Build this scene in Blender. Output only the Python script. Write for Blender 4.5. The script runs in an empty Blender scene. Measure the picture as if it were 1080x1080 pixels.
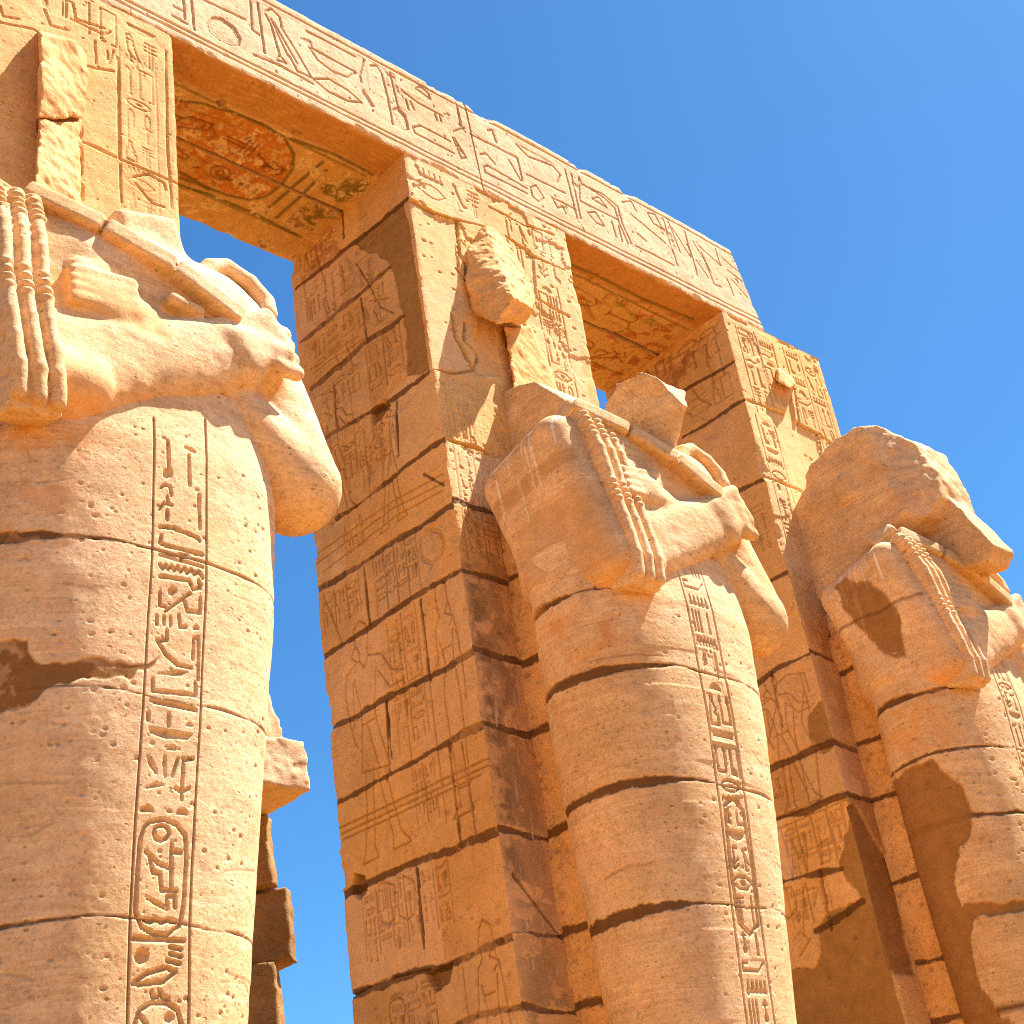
import bpy, bmesh, math, random
import numpy as np
from mathutils import Matrix, Vector

# ------------------------------------------------------------------ camera, sky, sun, exposure
SC = bpy.context.scene
COL = SC.collection
cam_d = bpy.data.cameras.new('camera')
cam = bpy.data.objects.new('camera', cam_d)
COL.objects.link(cam)
cam.matrix_world = Matrix(((0.736403, -0.23905, -0.632903, -7.019701), (-0.66248, -0.444545, -0.60291, -7.295511), (-0.137228, 0.86327, -0.48573, 1.589626), (0.0, 0.0, 0.0, 1.0)))
cam_d.sensor_width = 36.0
cam_d.lens = 52.977
cam_d.clip_start = 0.05
cam_d.clip_end = 3000.0
SC.camera = cam

SUN_AZ, SUN_EL = 62.0, 60.0          # azimuth from the facade's normal towards +X, elevation
_a, _e = math.radians(SUN_AZ), math.radians(SUN_EL)
SUN = Vector((math.sin(_a) * math.cos(_e), -math.cos(_a) * math.cos(_e), math.sin(_e)))
world = bpy.data.worlds.new('World')
SC.world = world
world.use_nodes = True
wn = world.node_tree
wbg = wn.nodes['Background']
sky = wn.nodes.new('ShaderNodeTexSky')
sky.sky_type = 'NISHITA'
sky.sun_disc = False
sky.sun_elevation = _e
sky.sun_rotation = math.atan2(SUN.x, SUN.y)
sky.altitude = 100.0
sky.air_density = 0.9
sky.dust_density = 0.7
sky.ozone_density = 2.0
hs = wn.nodes.new('ShaderNodeHueSaturation')
hs.inputs['Saturation'].default_value = 1.15
hs.inputs['Hue'].default_value = 0.5
tint = wn.nodes.new('ShaderNodeMix')
tint.data_type = 'RGBA'
tint.blend_type = 'MULTIPLY'
tint.inputs[0].default_value = 1.0
tint.inputs[7].default_value = (0.58, 1.03, 1.25, 1)
wn.links.new(sky.outputs[0], hs.inputs['Color'])
wn.links.new(hs.outputs[0], tint.inputs[6])
wn.links.new(tint.outputs[2], wbg.inputs['Color'])
wbg.inputs['Strength'].default_value = 0.051
sun_d = bpy.data.lights.new('sun', 'SUN')
sun_d.energy = 5.0
sun_d.angle = math.radians(0.53)
sun_d.color = (1.0, 0.95, 0.88)
sun = bpy.data.objects.new('sun', sun_d)
COL.objects.link(sun)
sun.location = (20, -20, 40)
sun.rotation_euler = (-SUN).to_track_quat('-Z', 'Y').to_euler()
SC.view_settings.view_transform = 'Standard'
SC.view_settings.look = 'None'
SC.view_settings.gamma = 1.0
SC.view_settings.exposure = 1.66
SC.view_settings.use_curve_mapping = False
SC.cycles.use_denoising = False
SC.cycles.pixel_filter_type = 'BLACKMAN_HARRIS'
SC.cycles.filter_width = 1.05
SC.cycles.max_bounces = 8
SC.cycles.diffuse_bounces = 5

RNG = np.random.default_rng(7)

# ------------------------------------------------------------------ noise
def _hash(ix, iy, iz, seed):
    n = (ix.astype(np.int64) * 374761393 + iy.astype(np.int64) * 668265263 + iz.astype(np.int64) * 2147483647 + seed * 1274126177) & 0x7fffffff
    n = ((n ^ (n >> 13)) * 1274126177) & 0x7fffffff
    n = (n ^ (n >> 16)) & 0xffff
    return n.astype(np.float32) / 65535.0

def vnoise(P, seed=0):
    P = np.asarray(P, np.float32)
    i = np.floor(P).astype(np.int64)
    f = (P - i).astype(np.float32)
    f = f * f * (3 - 2 * f)
    x, y, z = i[..., 0], i[..., 1], i[..., 2]
    fx, fy, fz = f[..., 0], f[..., 1], f[..., 2]
    r = 0
    for dx in (0, 1):
        wx = fx if dx else 1 - fx
        for dy in (0, 1):
            wy = fy if dy else 1 - fy
            for dz in (0, 1):
                wz = fz if dz else 1 - fz
                r = r + _hash(x + dx, y + dy, z + dz, seed) * wx * wy * wz
    return r * 2 - 1

def fbm(P, scale, octv=3, seed=0, gain=0.5):
    P = np.asarray(P, np.float32) * np.float32(scale)
    r, a, t = 0, 1.0, 0
    for o in range(octv):
        r = r + a * vnoise(P, seed + o * 17)
        t += a
        a *= gain
        P = P * 2.03
    return r / t

def sstep(x, a, b):
    t = np.clip((x - a) / (b - a), 0, 1)
    return t * t * (3 - 2 * t)

# ------------------------------------------------------------------ meshes
class Acc:
    """collects grids and faces and links them as ONE mesh object"""
    def __init__(s):
        s.V, s.Q, s.T, s.C, s.n = [], [], [], [], 0
    def add(s, V, quads=None, tris=None, C=None):
        V = np.asarray(V, np.float32).reshape(-1, 3)
        s.V.append(V)
        if C is None:
            C = np.zeros((len(V), 4), np.float32)
        s.C.append(np.asarray(C, np.float32).reshape(-1, 4))
        if quads is not None and len(quads):
            s.Q.append(np.asarray(quads, np.int64) + s.n)
        if tris is not None and len(tris):
            s.T.append(np.asarray(tris, np.int64) + s.n)
        s.n += len(V)
    def grid(s, P, C=None, flip=False):
        m, n = P.shape[:2]
        I = np.arange(m * n).reshape(m, n)
        q = np.stack([I[:-1, :-1], I[:-1, 1:], I[1:, 1:], I[1:, :-1]], -1).reshape(-1, 4)
        if flip:
            q = q[:, ::-1]
        s.add(P.reshape(-1, 3), quads=q, C=C)
    def build(s, name, mat, parent=None, smooth=True, local=True):
        V = np.concatenate(s.V)
        C = np.concatenate(s.C)
        Q = np.concatenate(s.Q) if s.Q else np.zeros((0, 4), np.int64)
        T = np.concatenate(s.T) if s.T else np.zeros((0, 3), np.int64)
        if parent is not None and local:
            V = V - np.array(parent.location[:], np.float32) * WORLDPOS
        me = bpy.data.meshes.new(name)
        me.vertices.add(len(V))
        me.vertices.foreach_set('co', V.astype(np.float32).ravel())
        loops = np.concatenate([Q.ravel(), T.ravel()]).astype(np.int32)
        me.loops.add(len(loops))
        me.loops.foreach_set('vertex_index', loops)
        starts = np.concatenate([np.arange(len(Q)) * 4, len(Q) * 4 + np.arange(len(T)) * 3]).astype(np.int32)
        me.polygons.add(len(starts))
        me.polygons.foreach_set('loop_start', starts)
        me.update(calc_edges=True)
        me.polygons.foreach_set('use_smooth', np.full(len(starts), smooth, bool))
        at = me.attributes.new('paint', 'FLOAT_COLOR', 'POINT')
        at.data.foreach_set('color', C.ravel())
        me.validate()
        me.materials.append(mat)
        o = bpy.data.objects.new(name, me)
        COL.objects.link(o)
        if parent is not None:
            o.parent = parent
        return o
WORLDPOS = 1.0

def thing(name, label, cat, loc=(0, 0, 0), group=None):
    o = bpy.data.objects.new(name, None)
    o.empty_display_size = 0.3
    COL.objects.link(o)
    o.location = loc
    o['kind'] = 'thing'
    o['label'] = label
    o['category'] = cat
    if group:
        o['group'] = group
    return o

# ------------------------------------------------------------------ carved panels: a height field over (a, b), depth goes INTO the stone
class Panel:
    def __init__(s, a, b, seed=0):
        s.a = np.asarray(a, np.float64)
        s.b = np.asarray(b, np.float64)
        s.H = np.zeros((len(s.b), len(s.a)), np.float32)
        s.C = np.zeros((len(s.b), len(s.a), 4), np.float32)
        s.seed = seed
        s.rng = np.random.default_rng(seed)
        s.flipx = None                    # set to L to read x coordinates as L - x
    def fx(s, pts):
        p = np.array(pts, np.float64).reshape(-1, 2)
        if s.flipx is not None:
            p[:, 0] = s.flipx - p[:, 0]
        return p
    def win(s, p, pad):
        x0, y0 = p.min(0) - pad
        x1, y1 = p.max(0) + pad
        i0, i1 = np.searchsorted(s.a, [x0, x1])
        j0, j1 = np.searchsorted(s.b, [y0, y1])
        if i1 <= i0 or j1 <= j0:
            return None
        X, Y = np.meshgrid(s.a[i0:i1], s.b[j0:j1])
        return (slice(j0, j1), slice(i0, i1)), X, Y
    @staticmethod
    def pdist(p, X, Y, closed=False):
        if closed:
            p = np.vstack([p, p[:1]])
        d = np.full(X.shape, 1e9)
        if len(p) == 1:
            return np.hypot(X - p[0, 0], Y - p[0, 1])
        for (x0, y0), (x1, y1) in zip(p[:-1], p[1:]):
            dx, dy = x1 - x0, y1 - y0
            L = dx * dx + dy * dy + 1e-12
            t = np.clip(((X - x0) * dx + (Y - y0) * dy) / L, 0, 1)
            d = np.minimum(d, (X - x0 - t * dx) ** 2 + (Y - y0 - t * dy) ** 2)
        return np.sqrt(d)
    @staticmethod
    def inside(p, X, Y):
        r = np.zeros(X.shape, bool)
        q = np.vstack([p, p[:1]])
        for (x0, y0), (x1, y1) in zip(q[:-1], q[1:]):
            if y0 == y1:
                continue
            c = ((y0 > Y) != (y1 > Y)) & (X < (x1 - x0) * (Y - y0) / (y1 - y0) + x0)
            r ^= c
        return r
    def mixc(s, sl, w, rgb):
        c = s.C[sl]
        a0 = c[..., 3]
        w = np.clip(w, 0, 1).astype(np.float32)
        c[..., :3] = np.where((a0 + w)[..., None] > 1e-5, c[..., :3] * (1 - w[..., None]) + np.array(rgb, np.float32) * w[..., None], c[..., :3])
        first = (a0 < 1e-4) & (w > 0)
        c[first, :3] = rgb
        c[..., 3] = a0 + w * (1 - a0)
    def stroke(s, pts, w=0.03, d=0.02, col=None, ca=0.6):
        p = s.fx(pts)
        r = s.win(p, w)
        if r is None:
            return
        sl, X, Y = r
        ds = s.pdist(p, X, Y)
        k = np.clip((w * 0.5 - ds) / 0.007 + 0.5, 0, 1)
        s.H[sl] = np.maximum(s.H[sl], (d * k).astype(np.float32))
        if col is not None:
            s.mixc(sl, k * ca, col)
    def sunk(s, pts, d=0.025, edge=0.012, bowl=0.5, col=None, ca=0.5):
        p = s.fx(pts)
        r = s.win(p, 0.02)
        if r is None:
            return
        sl, X, Y = r
        ins = s.inside(p, X, Y)
        ds = s.pdist(p, X, Y, True)
        k = np.where(ins, np.clip(ds / edge, 0, 1) * (1 - bowl + bowl * np.exp(-ds / 0.035)), 0)
        s.H[sl] = np.maximum(s.H[sl], (d * k).astype(np.float32))
        if col is not None:
            s.mixc(sl, np.where(ins, ca, 0), col)
    def raise_(s, pts, d=0.02, edge=0.02):
        p = s.fx(pts)
        r = s.win(p, 0.02)
        if r is None:
            return
        sl, X, Y = r
        ins = s.inside(p, X, Y)
        ds = s.pdist(p, X, Y, True)
        s.H[sl] -= np.where(ins, d * np.clip(ds / edge, 0, 1), 0).astype(np.float32)
    def wob(s, pts, amp, freq, step=0.04):
        """resample a polyline and make it wander like a break in stone"""
        p = np.array(pts, np.float64)
        seg = np.hypot(*(p[1:] - p[:-1]).T)
        L = np.concatenate([[0], np.cumsum(seg)])
        n = max(2, int(L[-1] / step))
        t = np.linspace(0, L[-1], n)
        q = np.stack([np.interp(t, L, p[:, 0]), np.interp(t, L, p[:, 1])], 1)
        P3 = np.stack([q[:, 0], q[:, 1], np.full(n, s.seed * 3.1)], 1)
        q[:, 1] += amp * fbm(P3, freq, 3, s.seed)
        q[:, 0] += amp * 0.6 * fbm(P3, freq, 3, s.seed + 5)
        return q
    def joint(s, pts, w=0.03, d=0.04, amp=0.02, vary=0.7, col=(0.12, 0.06, 0.02), ca=0.55, freq=3.0, taper=None):
        p = s.wob(s.fx(pts), amp, freq)
        r = s.win(p, w * 2.5)
        if r is None:
            return
        sl, X, Y = r
        ds = s.pdist(p, X, Y)
        P3 = np.stack([X, Y, np.full(X.shape, s.seed * 1.7 + 9)], -1)
        ww = w * (1 + vary * fbm(P3, 3.0, 2, s.seed + 11) * 1.0 + 0.7 * fbm(P3, 16.0, 3, s.seed + 3))
        if taper is not None:
            ww = ww * np.interp(X, taper[0], taper[1])
        ww = np.maximum(ww, w * 0.15)
        k = np.clip((ww * 0.5 - ds) / 0.006 + 0.5, 0, 1)
        s.H[sl] = np.maximum(s.H[sl], (d * k * np.clip(ww / w, 0.3, 1.4)).astype(np.float32))
        if col is not None:
            s.mixc(sl, k * ca, col)
    def patch(s, pts, d=0.012, col=(0.40, 0.22, 0.09), ca=0.8, amp=0.02, level=True, edge=0.012):
        """a smooth mortar repair: levels what was carved below it, with a ragged rim"""
        p = s.fx(pts)
        r = s.win(p, 0.06)
        if r is None:
            return
        sl, X, Y = r
        P3 = np.stack([X, Y, np.full(X.shape, s.seed * 2.3)], -1)
        Xw = X + amp * fbm(P3, 7.0, 3, s.seed + 21)
        Yw = Y + amp * fbm(P3, 7.0, 3, s.seed + 22)
        ins = s.inside(p, Xw, Yw)
        ds = np.where(ins, 1, -1) * s.pdist(p, Xw, Yw, True)
        k = np.clip(ds / edge + 0.5, 0, 1).astype(np.float32)
        if level:
            s.H[sl] = s.H[sl] * (1 - k) + d * k
        else:
            s.H[sl] += d * k
        if col is not None:
            s.mixc(sl, k * ca, col)
    def stain(s, pts, col, ca=0.5, soft=0.1, amp=0.08, freq=5.0, hole=0.0):
        p = s.fx(pts)
        r = s.win(p, soft)
        if r is None:
            return
        sl, X, Y = r
        P3 = np.stack([X, Y, np.full(X.shape, s.seed * 0.7)], -1)
        Xw = X + amp * fbm(P3, freq, 3, s.seed + 31)
        Yw = Y + amp * fbm(P3, freq, 3, s.seed + 32)
        ins = s.inside(p, Xw, Yw)
        ds = np.where(ins, 1, -1) * s.pdist(p, Xw, Yw, True)
        k = sstep(ds, -soft * 0.5, soft * 0.5)
        if hole > 0:
            k = k * sstep(fbm(P3, 6.0, 5, s.seed + 40, 0.65), -0.22 + hole - 0.06, -0.22 + hole + 0.06)
        s.mixc(sl, k * ca, col)
    def pits(s, n, r0=0.006, r1=0.02, d=0.012, xr=None, yr=None, stretch=1.6, col=(0.16, 0.08, 0.03), ca=0.35):
        xr = xr or (s.a[0], s.a[-1])
        yr = yr or (s.b[0], s.b[-1])
        for _ in range(n):
            x, y = s.rng.uniform(*xr), s.rng.uniform(*yr)
            rr = r0 + (r1 - r0) * s.rng.random() ** 3
            w = s.win(np.array([[x, y]]), rr * stretch)
            if w is None:
                continue
            sl, X, Y = w
            ds = np.hypot((X - x) / stretch, Y - y) / rr
            k = np.clip(1.2 - ds, 0, 1)
            s.H[sl] += (d * min(1, rr / 0.012) * k).astype(np.float32)
            if col is not None:
                s.mixc(sl, k * ca, col)
    def rough(s, amp=0.004, scale=2.0, octv=4, seed=0):
        X, Y = np.meshgrid(s.a, s.b)
        s.H += amp * fbm(np.stack([X, Y, np.full(X.shape, s.seed + seed * 7.0)], -1), scale, octv, s.seed + seed)
    def erode(s, thr=0.25, depth=0.02, scale=3.0, seed=0, yr=None):
        """flaked areas: shallow losses with crisp rims"""
        X, Y = np.meshgrid(s.a, s.b)
        n = fbm(np.stack([X, Y, np.full(X.shape, s.seed + 50.0)], -1), scale, 5, s.seed + 60 + seed, 0.55)
        k = sstep(n, thr, thr + 0.05)
        if yr is not None:
            k = k * ((Y > yr[0]) & (Y < yr[1]))
        s.H += (depth * k).astype(np.float32)
    def glyph(s, g, x, y, w, h, sw=0.016, d=0.016):
        for it in GLYPHS[g]:
            k, pts = it[0], np.array(it[1], float)
            q = pts * [w, h] + [x, y]
            gc = getattr(s, 'gcol', (None, 0))  # sign strokes tinted darker: groove shade put into the colour
            if k == 's':
                s.stroke(q, sw, d, gc[0], gc[1])
            elif k == 'f':
                s.sunk(q, d * 1.2, 0.01, 0.5, gc[0], gc[1] * 0.6)
    def column(s, x0, x1, y0, y1, seq=None, sw=0.016, d=0.016, frame=True, hmin=0.16, hmax=0.3):
        """a framed column of signs, read from the top down"""
        if frame:
            for x in (x0, x1):
                s.stroke([(x, y0), (x, y1)], sw * 0.8, d, *getattr(s, 'gcol', (None, 0)))
        w = x1 - x0
        y = y1 - 0.03
        keys = WIDE + TALL
        i = 0
        while y > y0 + 0.1:
            k = seq[i % len(seq)] if seq else keys[s.rng.integers(len(keys))]
            i += 1
            if k in WIDE:
                h = s.rng.uniform(0.07, 0.12) * (w / 0.3)
                s.glyph(k, x0 + 0.12 * w, y - h, 0.76 * w, h, sw, d)
                y -= h + 0.035
            else:
                h = s.rng.uniform(hmin, hmax) * (w / 0.3)
                k2 = TALL[s.rng.integers(len(TALL))]
                s.glyph(k, x0 + 0.1 * w, y - h, 0.36 * w, h, sw, d)
                s.glyph(k2, x0 + 0.54 * w, y - h, 0.36 * w, h, sw, d)
                y -= h + 0.035
    def block(s, x0, x1, y0, y1, cw=0.2, sw=0.014, d=0.012, frame=True):
        n = max(1, int(round((x1 - x0) / cw)))
        for i in range(n):
            xa = x0 + (x1 - x0) * i / n
            s.column(xa, xa + (x1 - x0) / n, y0, y1, None, sw, d, frame)

def arc(cx, cy, rx, ry, t0=0, t1=360, n=18):
    t = np.radians(np.linspace(t0, t1, n))
    return [(cx + rx * math.cos(x), cy + ry * math.sin(x)) for x in t]

GLYPHS = {
 'reed': [('f', [(.2, 0), (.35, 0), (.4, .3), (.8, .5), (.75, .9), (.5, 1), (.25, .6)])],
 'owl': [('s', [(.1, .95), (.35, 1), (.5, .85), (.65, .5), (.95, .1)]), ('s', [(.1, .95), (.15, .75), (.2, .4), (.45, .2), (.95, .1)]), ('s', [(.4, .22), (.38, 0), (.6, 0)]), ('s', [(.25, .8), (.45, .8)])],
 'bird': [('f', [(.05, .85), (.2, 1), (.4, .92), (.5, .7), (.95, .1), (.85, .12), (.5, .35), (.25, .5), (.22, .78)]), ('s', [(.4, .4), (.4, 0), (.65, 0)])],
 'nwater': [('s', [(x / 12, .5 + (.35 if x % 2 else -.35)) for x in range(13)])],
 'disc': [('s', arc(.5, .5, .42, .45)), ('f', arc(.5, .5, .16, .18, n=8))],
 'loaf': [('f', [(.2, .1)] + arc(.5, .1, .3, .75, 0, 180, 9)[::-1] + [(.8, .1)])],
 'mouth': [('s', [(0, .5), (.25, .85), (.5, .95), (.75, .85), (1, .5), (.75, .15), (.5, .05), (.25, .15), (0, .5)])],
 'basket': [('f', [(0, .9), (1, .9), (.9, .45), (.7, .15), (.5, .05), (.3, .15), (.1, .45)])],
 'bar': [('f', [(0, .3), (1, .3), (1, .7), (0, .7)])],
 'pool': [('s', [(0, .1), (1, .1), (1, .9), (0, .9), (0, .1)])],
 'house': [('s', [(.3, 0), (0, 0), (0, 1), (1, 1), (1, 0), (.7, 0)])],
 'ankh': [('s', [(.5, 0), (.5, .55)]), ('s', [(.15, .5), (.85, .5)]), ('s', arc(.5, .77, .22, .24))],
 'djed': [('s', [(.4, 0), (.4, .95)]), ('s', [(.6, 0), (.6, .95)]), ('s', [(.1, .95), (.9, .95)]), ('s', [(.1, .8), (.9, .8)]), ('s', [(.1, .65), (.9, .65)])],
 'was': [('s', [(.5, .02), (.5, .85), (.2, .95), (.1, .8)]), ('s', [(.5, .85), (.8, 1)]), ('s', [(.35, 0), (.5, .06), (.65, 0)])],
 'strokes': [('s', [(.15, 0), (.15, 1)]), ('s', [(.5, 0), (.5, 1)]), ('s', [(.85, 0), (.85, 1)])],
 'one': [('s', [(.5, 0), (.5, 1)])],
 'seated': [('s', [(.35, 1), (.55, .95), (.5, .75), (.75, .5), (.55, .4), (.85, .3), (.85, 0), (.1, 0), (.1, .45), (.3, .7), (.35, 1)])],
 'arm': [('s', [(0, .3), (.75, .3), (1, .9)]), ('s', [(0, .3), (0, .8), (.2, .8)])],
 'viper': [('s', [(0, .2), (.3, .4), (.6, .2), (.85, .5), (.9, .95), (1, .7)])],
 'cloth': [('s', [(.3, 0), (.3, .9), (.5, 1), (.7, .9), (.7, .4)])],
 'mn': [('f', [(0, .1), (1, .1), (1, .45), (0, .45)]), ('s', [(.1, .5), (.1, .9)]), ('s', [(.3, .5), (.3, .9)]), ('s', [(.5, .5), (.5, .9)]), ('s', [(.7, .5), (.7, .9)]), ('s', [(.9, .5), (.9, .9)])],
 'leg': [('f', [(.2, 1), (.5, 1), (.5, .3), (.9, .2), (.9, 0), (.2, 0)])],
 'stool': [('s', [(0, 0), (0, 1), (1, 1), (1, 0), (0, 0)])],
 'nfr': [('s', [(.5, 1), (.5, .35)]), ('s', [(.3, .85), (.7, .85)]), ('f', arc(.5, .2, .25, .2, n=10))],
 'eye': [('s', [(0, .5), (.3, .85), (.7, .85), (1, .5), (.7, .15), (.3, .15), (0, .5)]), ('f', arc(.5, .5, .15, .25, n=8))],
 'sedge': [('s', [(.5, 0), (.5, 1), (.85, .95)]), ('s', [(.1, .45), (.5, .2), (.9, .45)]), ('s', [(.1, .2), (.5, 0), (.9, .2)])],
 'ka': [('s', [(.1, 1), (.1, .1), (.9, .1), (.9, 1)]), ('s', [(0, .85), (.1, 1), (.2, .85)]), ('s', [(.8, .85), (.9, 1), (1, .85)])],
}
WIDE = ['nwater', 'mouth', 'basket', 'bar', 'pool', 'arm', 'viper', 'mn', 'loaf', 'eye', 'disc']
TALL = ['reed', 'owl', 'bird', 'ankh', 'djed', 'was', 'strokes', 'one', 'seated', 'cloth', 'leg', 'nfr', 'sedge', 'ka', 'stool', 'house']

def ring(acc, corners, panels, order, caps=True, post=None):
    """a four-sided shaft whose sides are carved panels sharing one axis array; corners meet exactly"""
    c = np.array(corners, float)
    n = 4
    pos = []
    for i in range(4):
        P = panels[i]
        A, B = c[i], c[(i + 1) % 4]
        t = (B - A) / np.linalg.norm(B - A)
        nout = np.array([t[1], -t[0]])
        L = np.linalg.norm(B - A)
        eL = panels[i - 1].H[:, -1]           # neighbour's depth at this panel's first edge: shifts along +t
        eR = panels[(i + 1) % 4].H[:, 0]
        fL = np.clip(1 - P.a / 0.08, 0, 1)
        fR = np.clip(1 - (L - P.a) / 0.08, 0, 1)
        al = P.a[None, :] + eL[:, None] * fL[None, :] - eR[:, None] * fR[None, :]
        p = A[0] + t[0] * al - nout[0] * P.H
        q = A[1] + t[1] * al - nout[1] * P.H
        ax = np.repeat(P.b[:, None], len(P.a), 1)
        XYZ = np.stack([p, q, ax], -1)[..., order]
        if post is not None:
            XYZ = post(XYZ)
        acc.grid(XYZ, P.C)
        pos.append(XYZ)
    if caps:
        for e, row in ((0, 0), (1, -1)):
            loop = np.concatenate([p[row] for p in pos])
            cen = loop.mean(0)
            V = np.vstack([loop, cen[None]])
            k = len(loop)
            idx = np.arange(k)
            T = np.stack([idx, (idx + 1) % k, np.full(k, k)], 1)
            if e == 0:
                T = T[:, ::-1]
            acc.add(V, tris=T)
    return pos

def chip_edges(P, z_seed, amount=0.03, rng_len=2.2, left=True, right=True, thr=0.15):
    """knock pieces off the upright edges of a panel"""
    L = P.a[-1]
    P3 = np.stack([P.b, np.full(len(P.b), z_seed * 1.0), np.zeros(len(P.b))], 1)
    for on, dist, sd in ((left, P.a, 0), (right, L - P.a, 1)):
        if not on:
            continue
        Q = P3 + [0, 7.7 * sd if False else 0, 0]
        n = fbm(Q, rng_len, 5, int(z_seed) + 3 * sd, 0.6)
        e = amount * sstep(n, thr, thr + 0.4) + 0.002 + 0.004 * (fbm(Q, 14.0, 2, int(z_seed) + 9) + 0.5)
        rad = 0.008 + e * 1.3
        P.H += (e[:, None] * np.exp(-(dist[None, :] / rad[:, None]) ** 2)).astype(np.float32)

# ------------------------------------------------------------------ distance-field sculpting
def surface_nets(F, org, h):
    nx, ny, nz = F.shape
    S = F < 0
    cnt = np.zeros((nx - 1, ny - 1, nz - 1), np.int8)
    for dx in (0, 1):
        for dy in (0, 1):
            for dz in (0, 1):
                cnt += S[dx:nx - 1 + dx, dy:ny - 1 + dy, dz:nz - 1 + dz]
    cells = np.argwhere((cnt > 0) & (cnt < 8))
    idx = np.full(cnt.shape, -1, np.int64)
    idx[tuple(cells.T)] = np.arange(len(cells))
    acc = np.zeros((len(cells), 3)); num = np.zeros(len(cells))
    cor = [(0, 0, 0), (1, 0, 0), (0, 1, 0), (1, 1, 0), (0, 0, 1), (1, 0, 1), (0, 1, 1), (1, 1, 1)]
    edges = [(a, b) for a in range(8) for b in range(a + 1, 8) if sum(abs(cor[a][k] - cor[b][k]) for k in range(3)) == 1]
    for a, b in edges:
        ca, cb = np.array(cor[a]), np.array(cor[b])
        fa = F[tuple((cells + ca).T)]; fb = F[tuple((cells + cb).T)]
        m = (fa < 0) != (fb < 0)
        t = np.where(m, fa / np.where(m, fa - fb, 1), 0)
        acc += np.where(m[:, None], ca + t[:, None] * (cb - ca), 0)
        num += m
    V = (cells + acc / num[:, None]) * h + np.array(org)
    quads = []
    for ax in range(3):
        sl0 = [slice(None)] * 3; sl1 = [slice(None)] * 3
        sl0[ax] = slice(0, -1); sl1[ax] = slice(1, None)
        A, B = S[tuple(sl0)], S[tuple(sl1)]
        u, v = (ax + 1) % 3, (ax + 2) % 3
        for flip, M in ((False, A & ~B), (True, ~A & B)):
            e = np.argwhere(M)
            ok = (e[:, u] > 0) & (e[:, v] > 0) & (e[:, u] < F.shape[u] - 1) & (e[:, v] < F.shape[v] - 1)
            e = e[ok]
            du = np.zeros(3, int); dv = np.zeros(3, int); du[u] = 1; dv[v] = 1
            q = [idx[tuple((e - du - dv).T)], idx[tuple((e - dv).T)], idx[tuple(e.T)], idx[tuple((e - du).T)]]
            q = np.stack(q, 1)
            if flip:
                q = q[:, ::-1]
            quads.append(q)
    return V, np.concatenate(quads)

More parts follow.
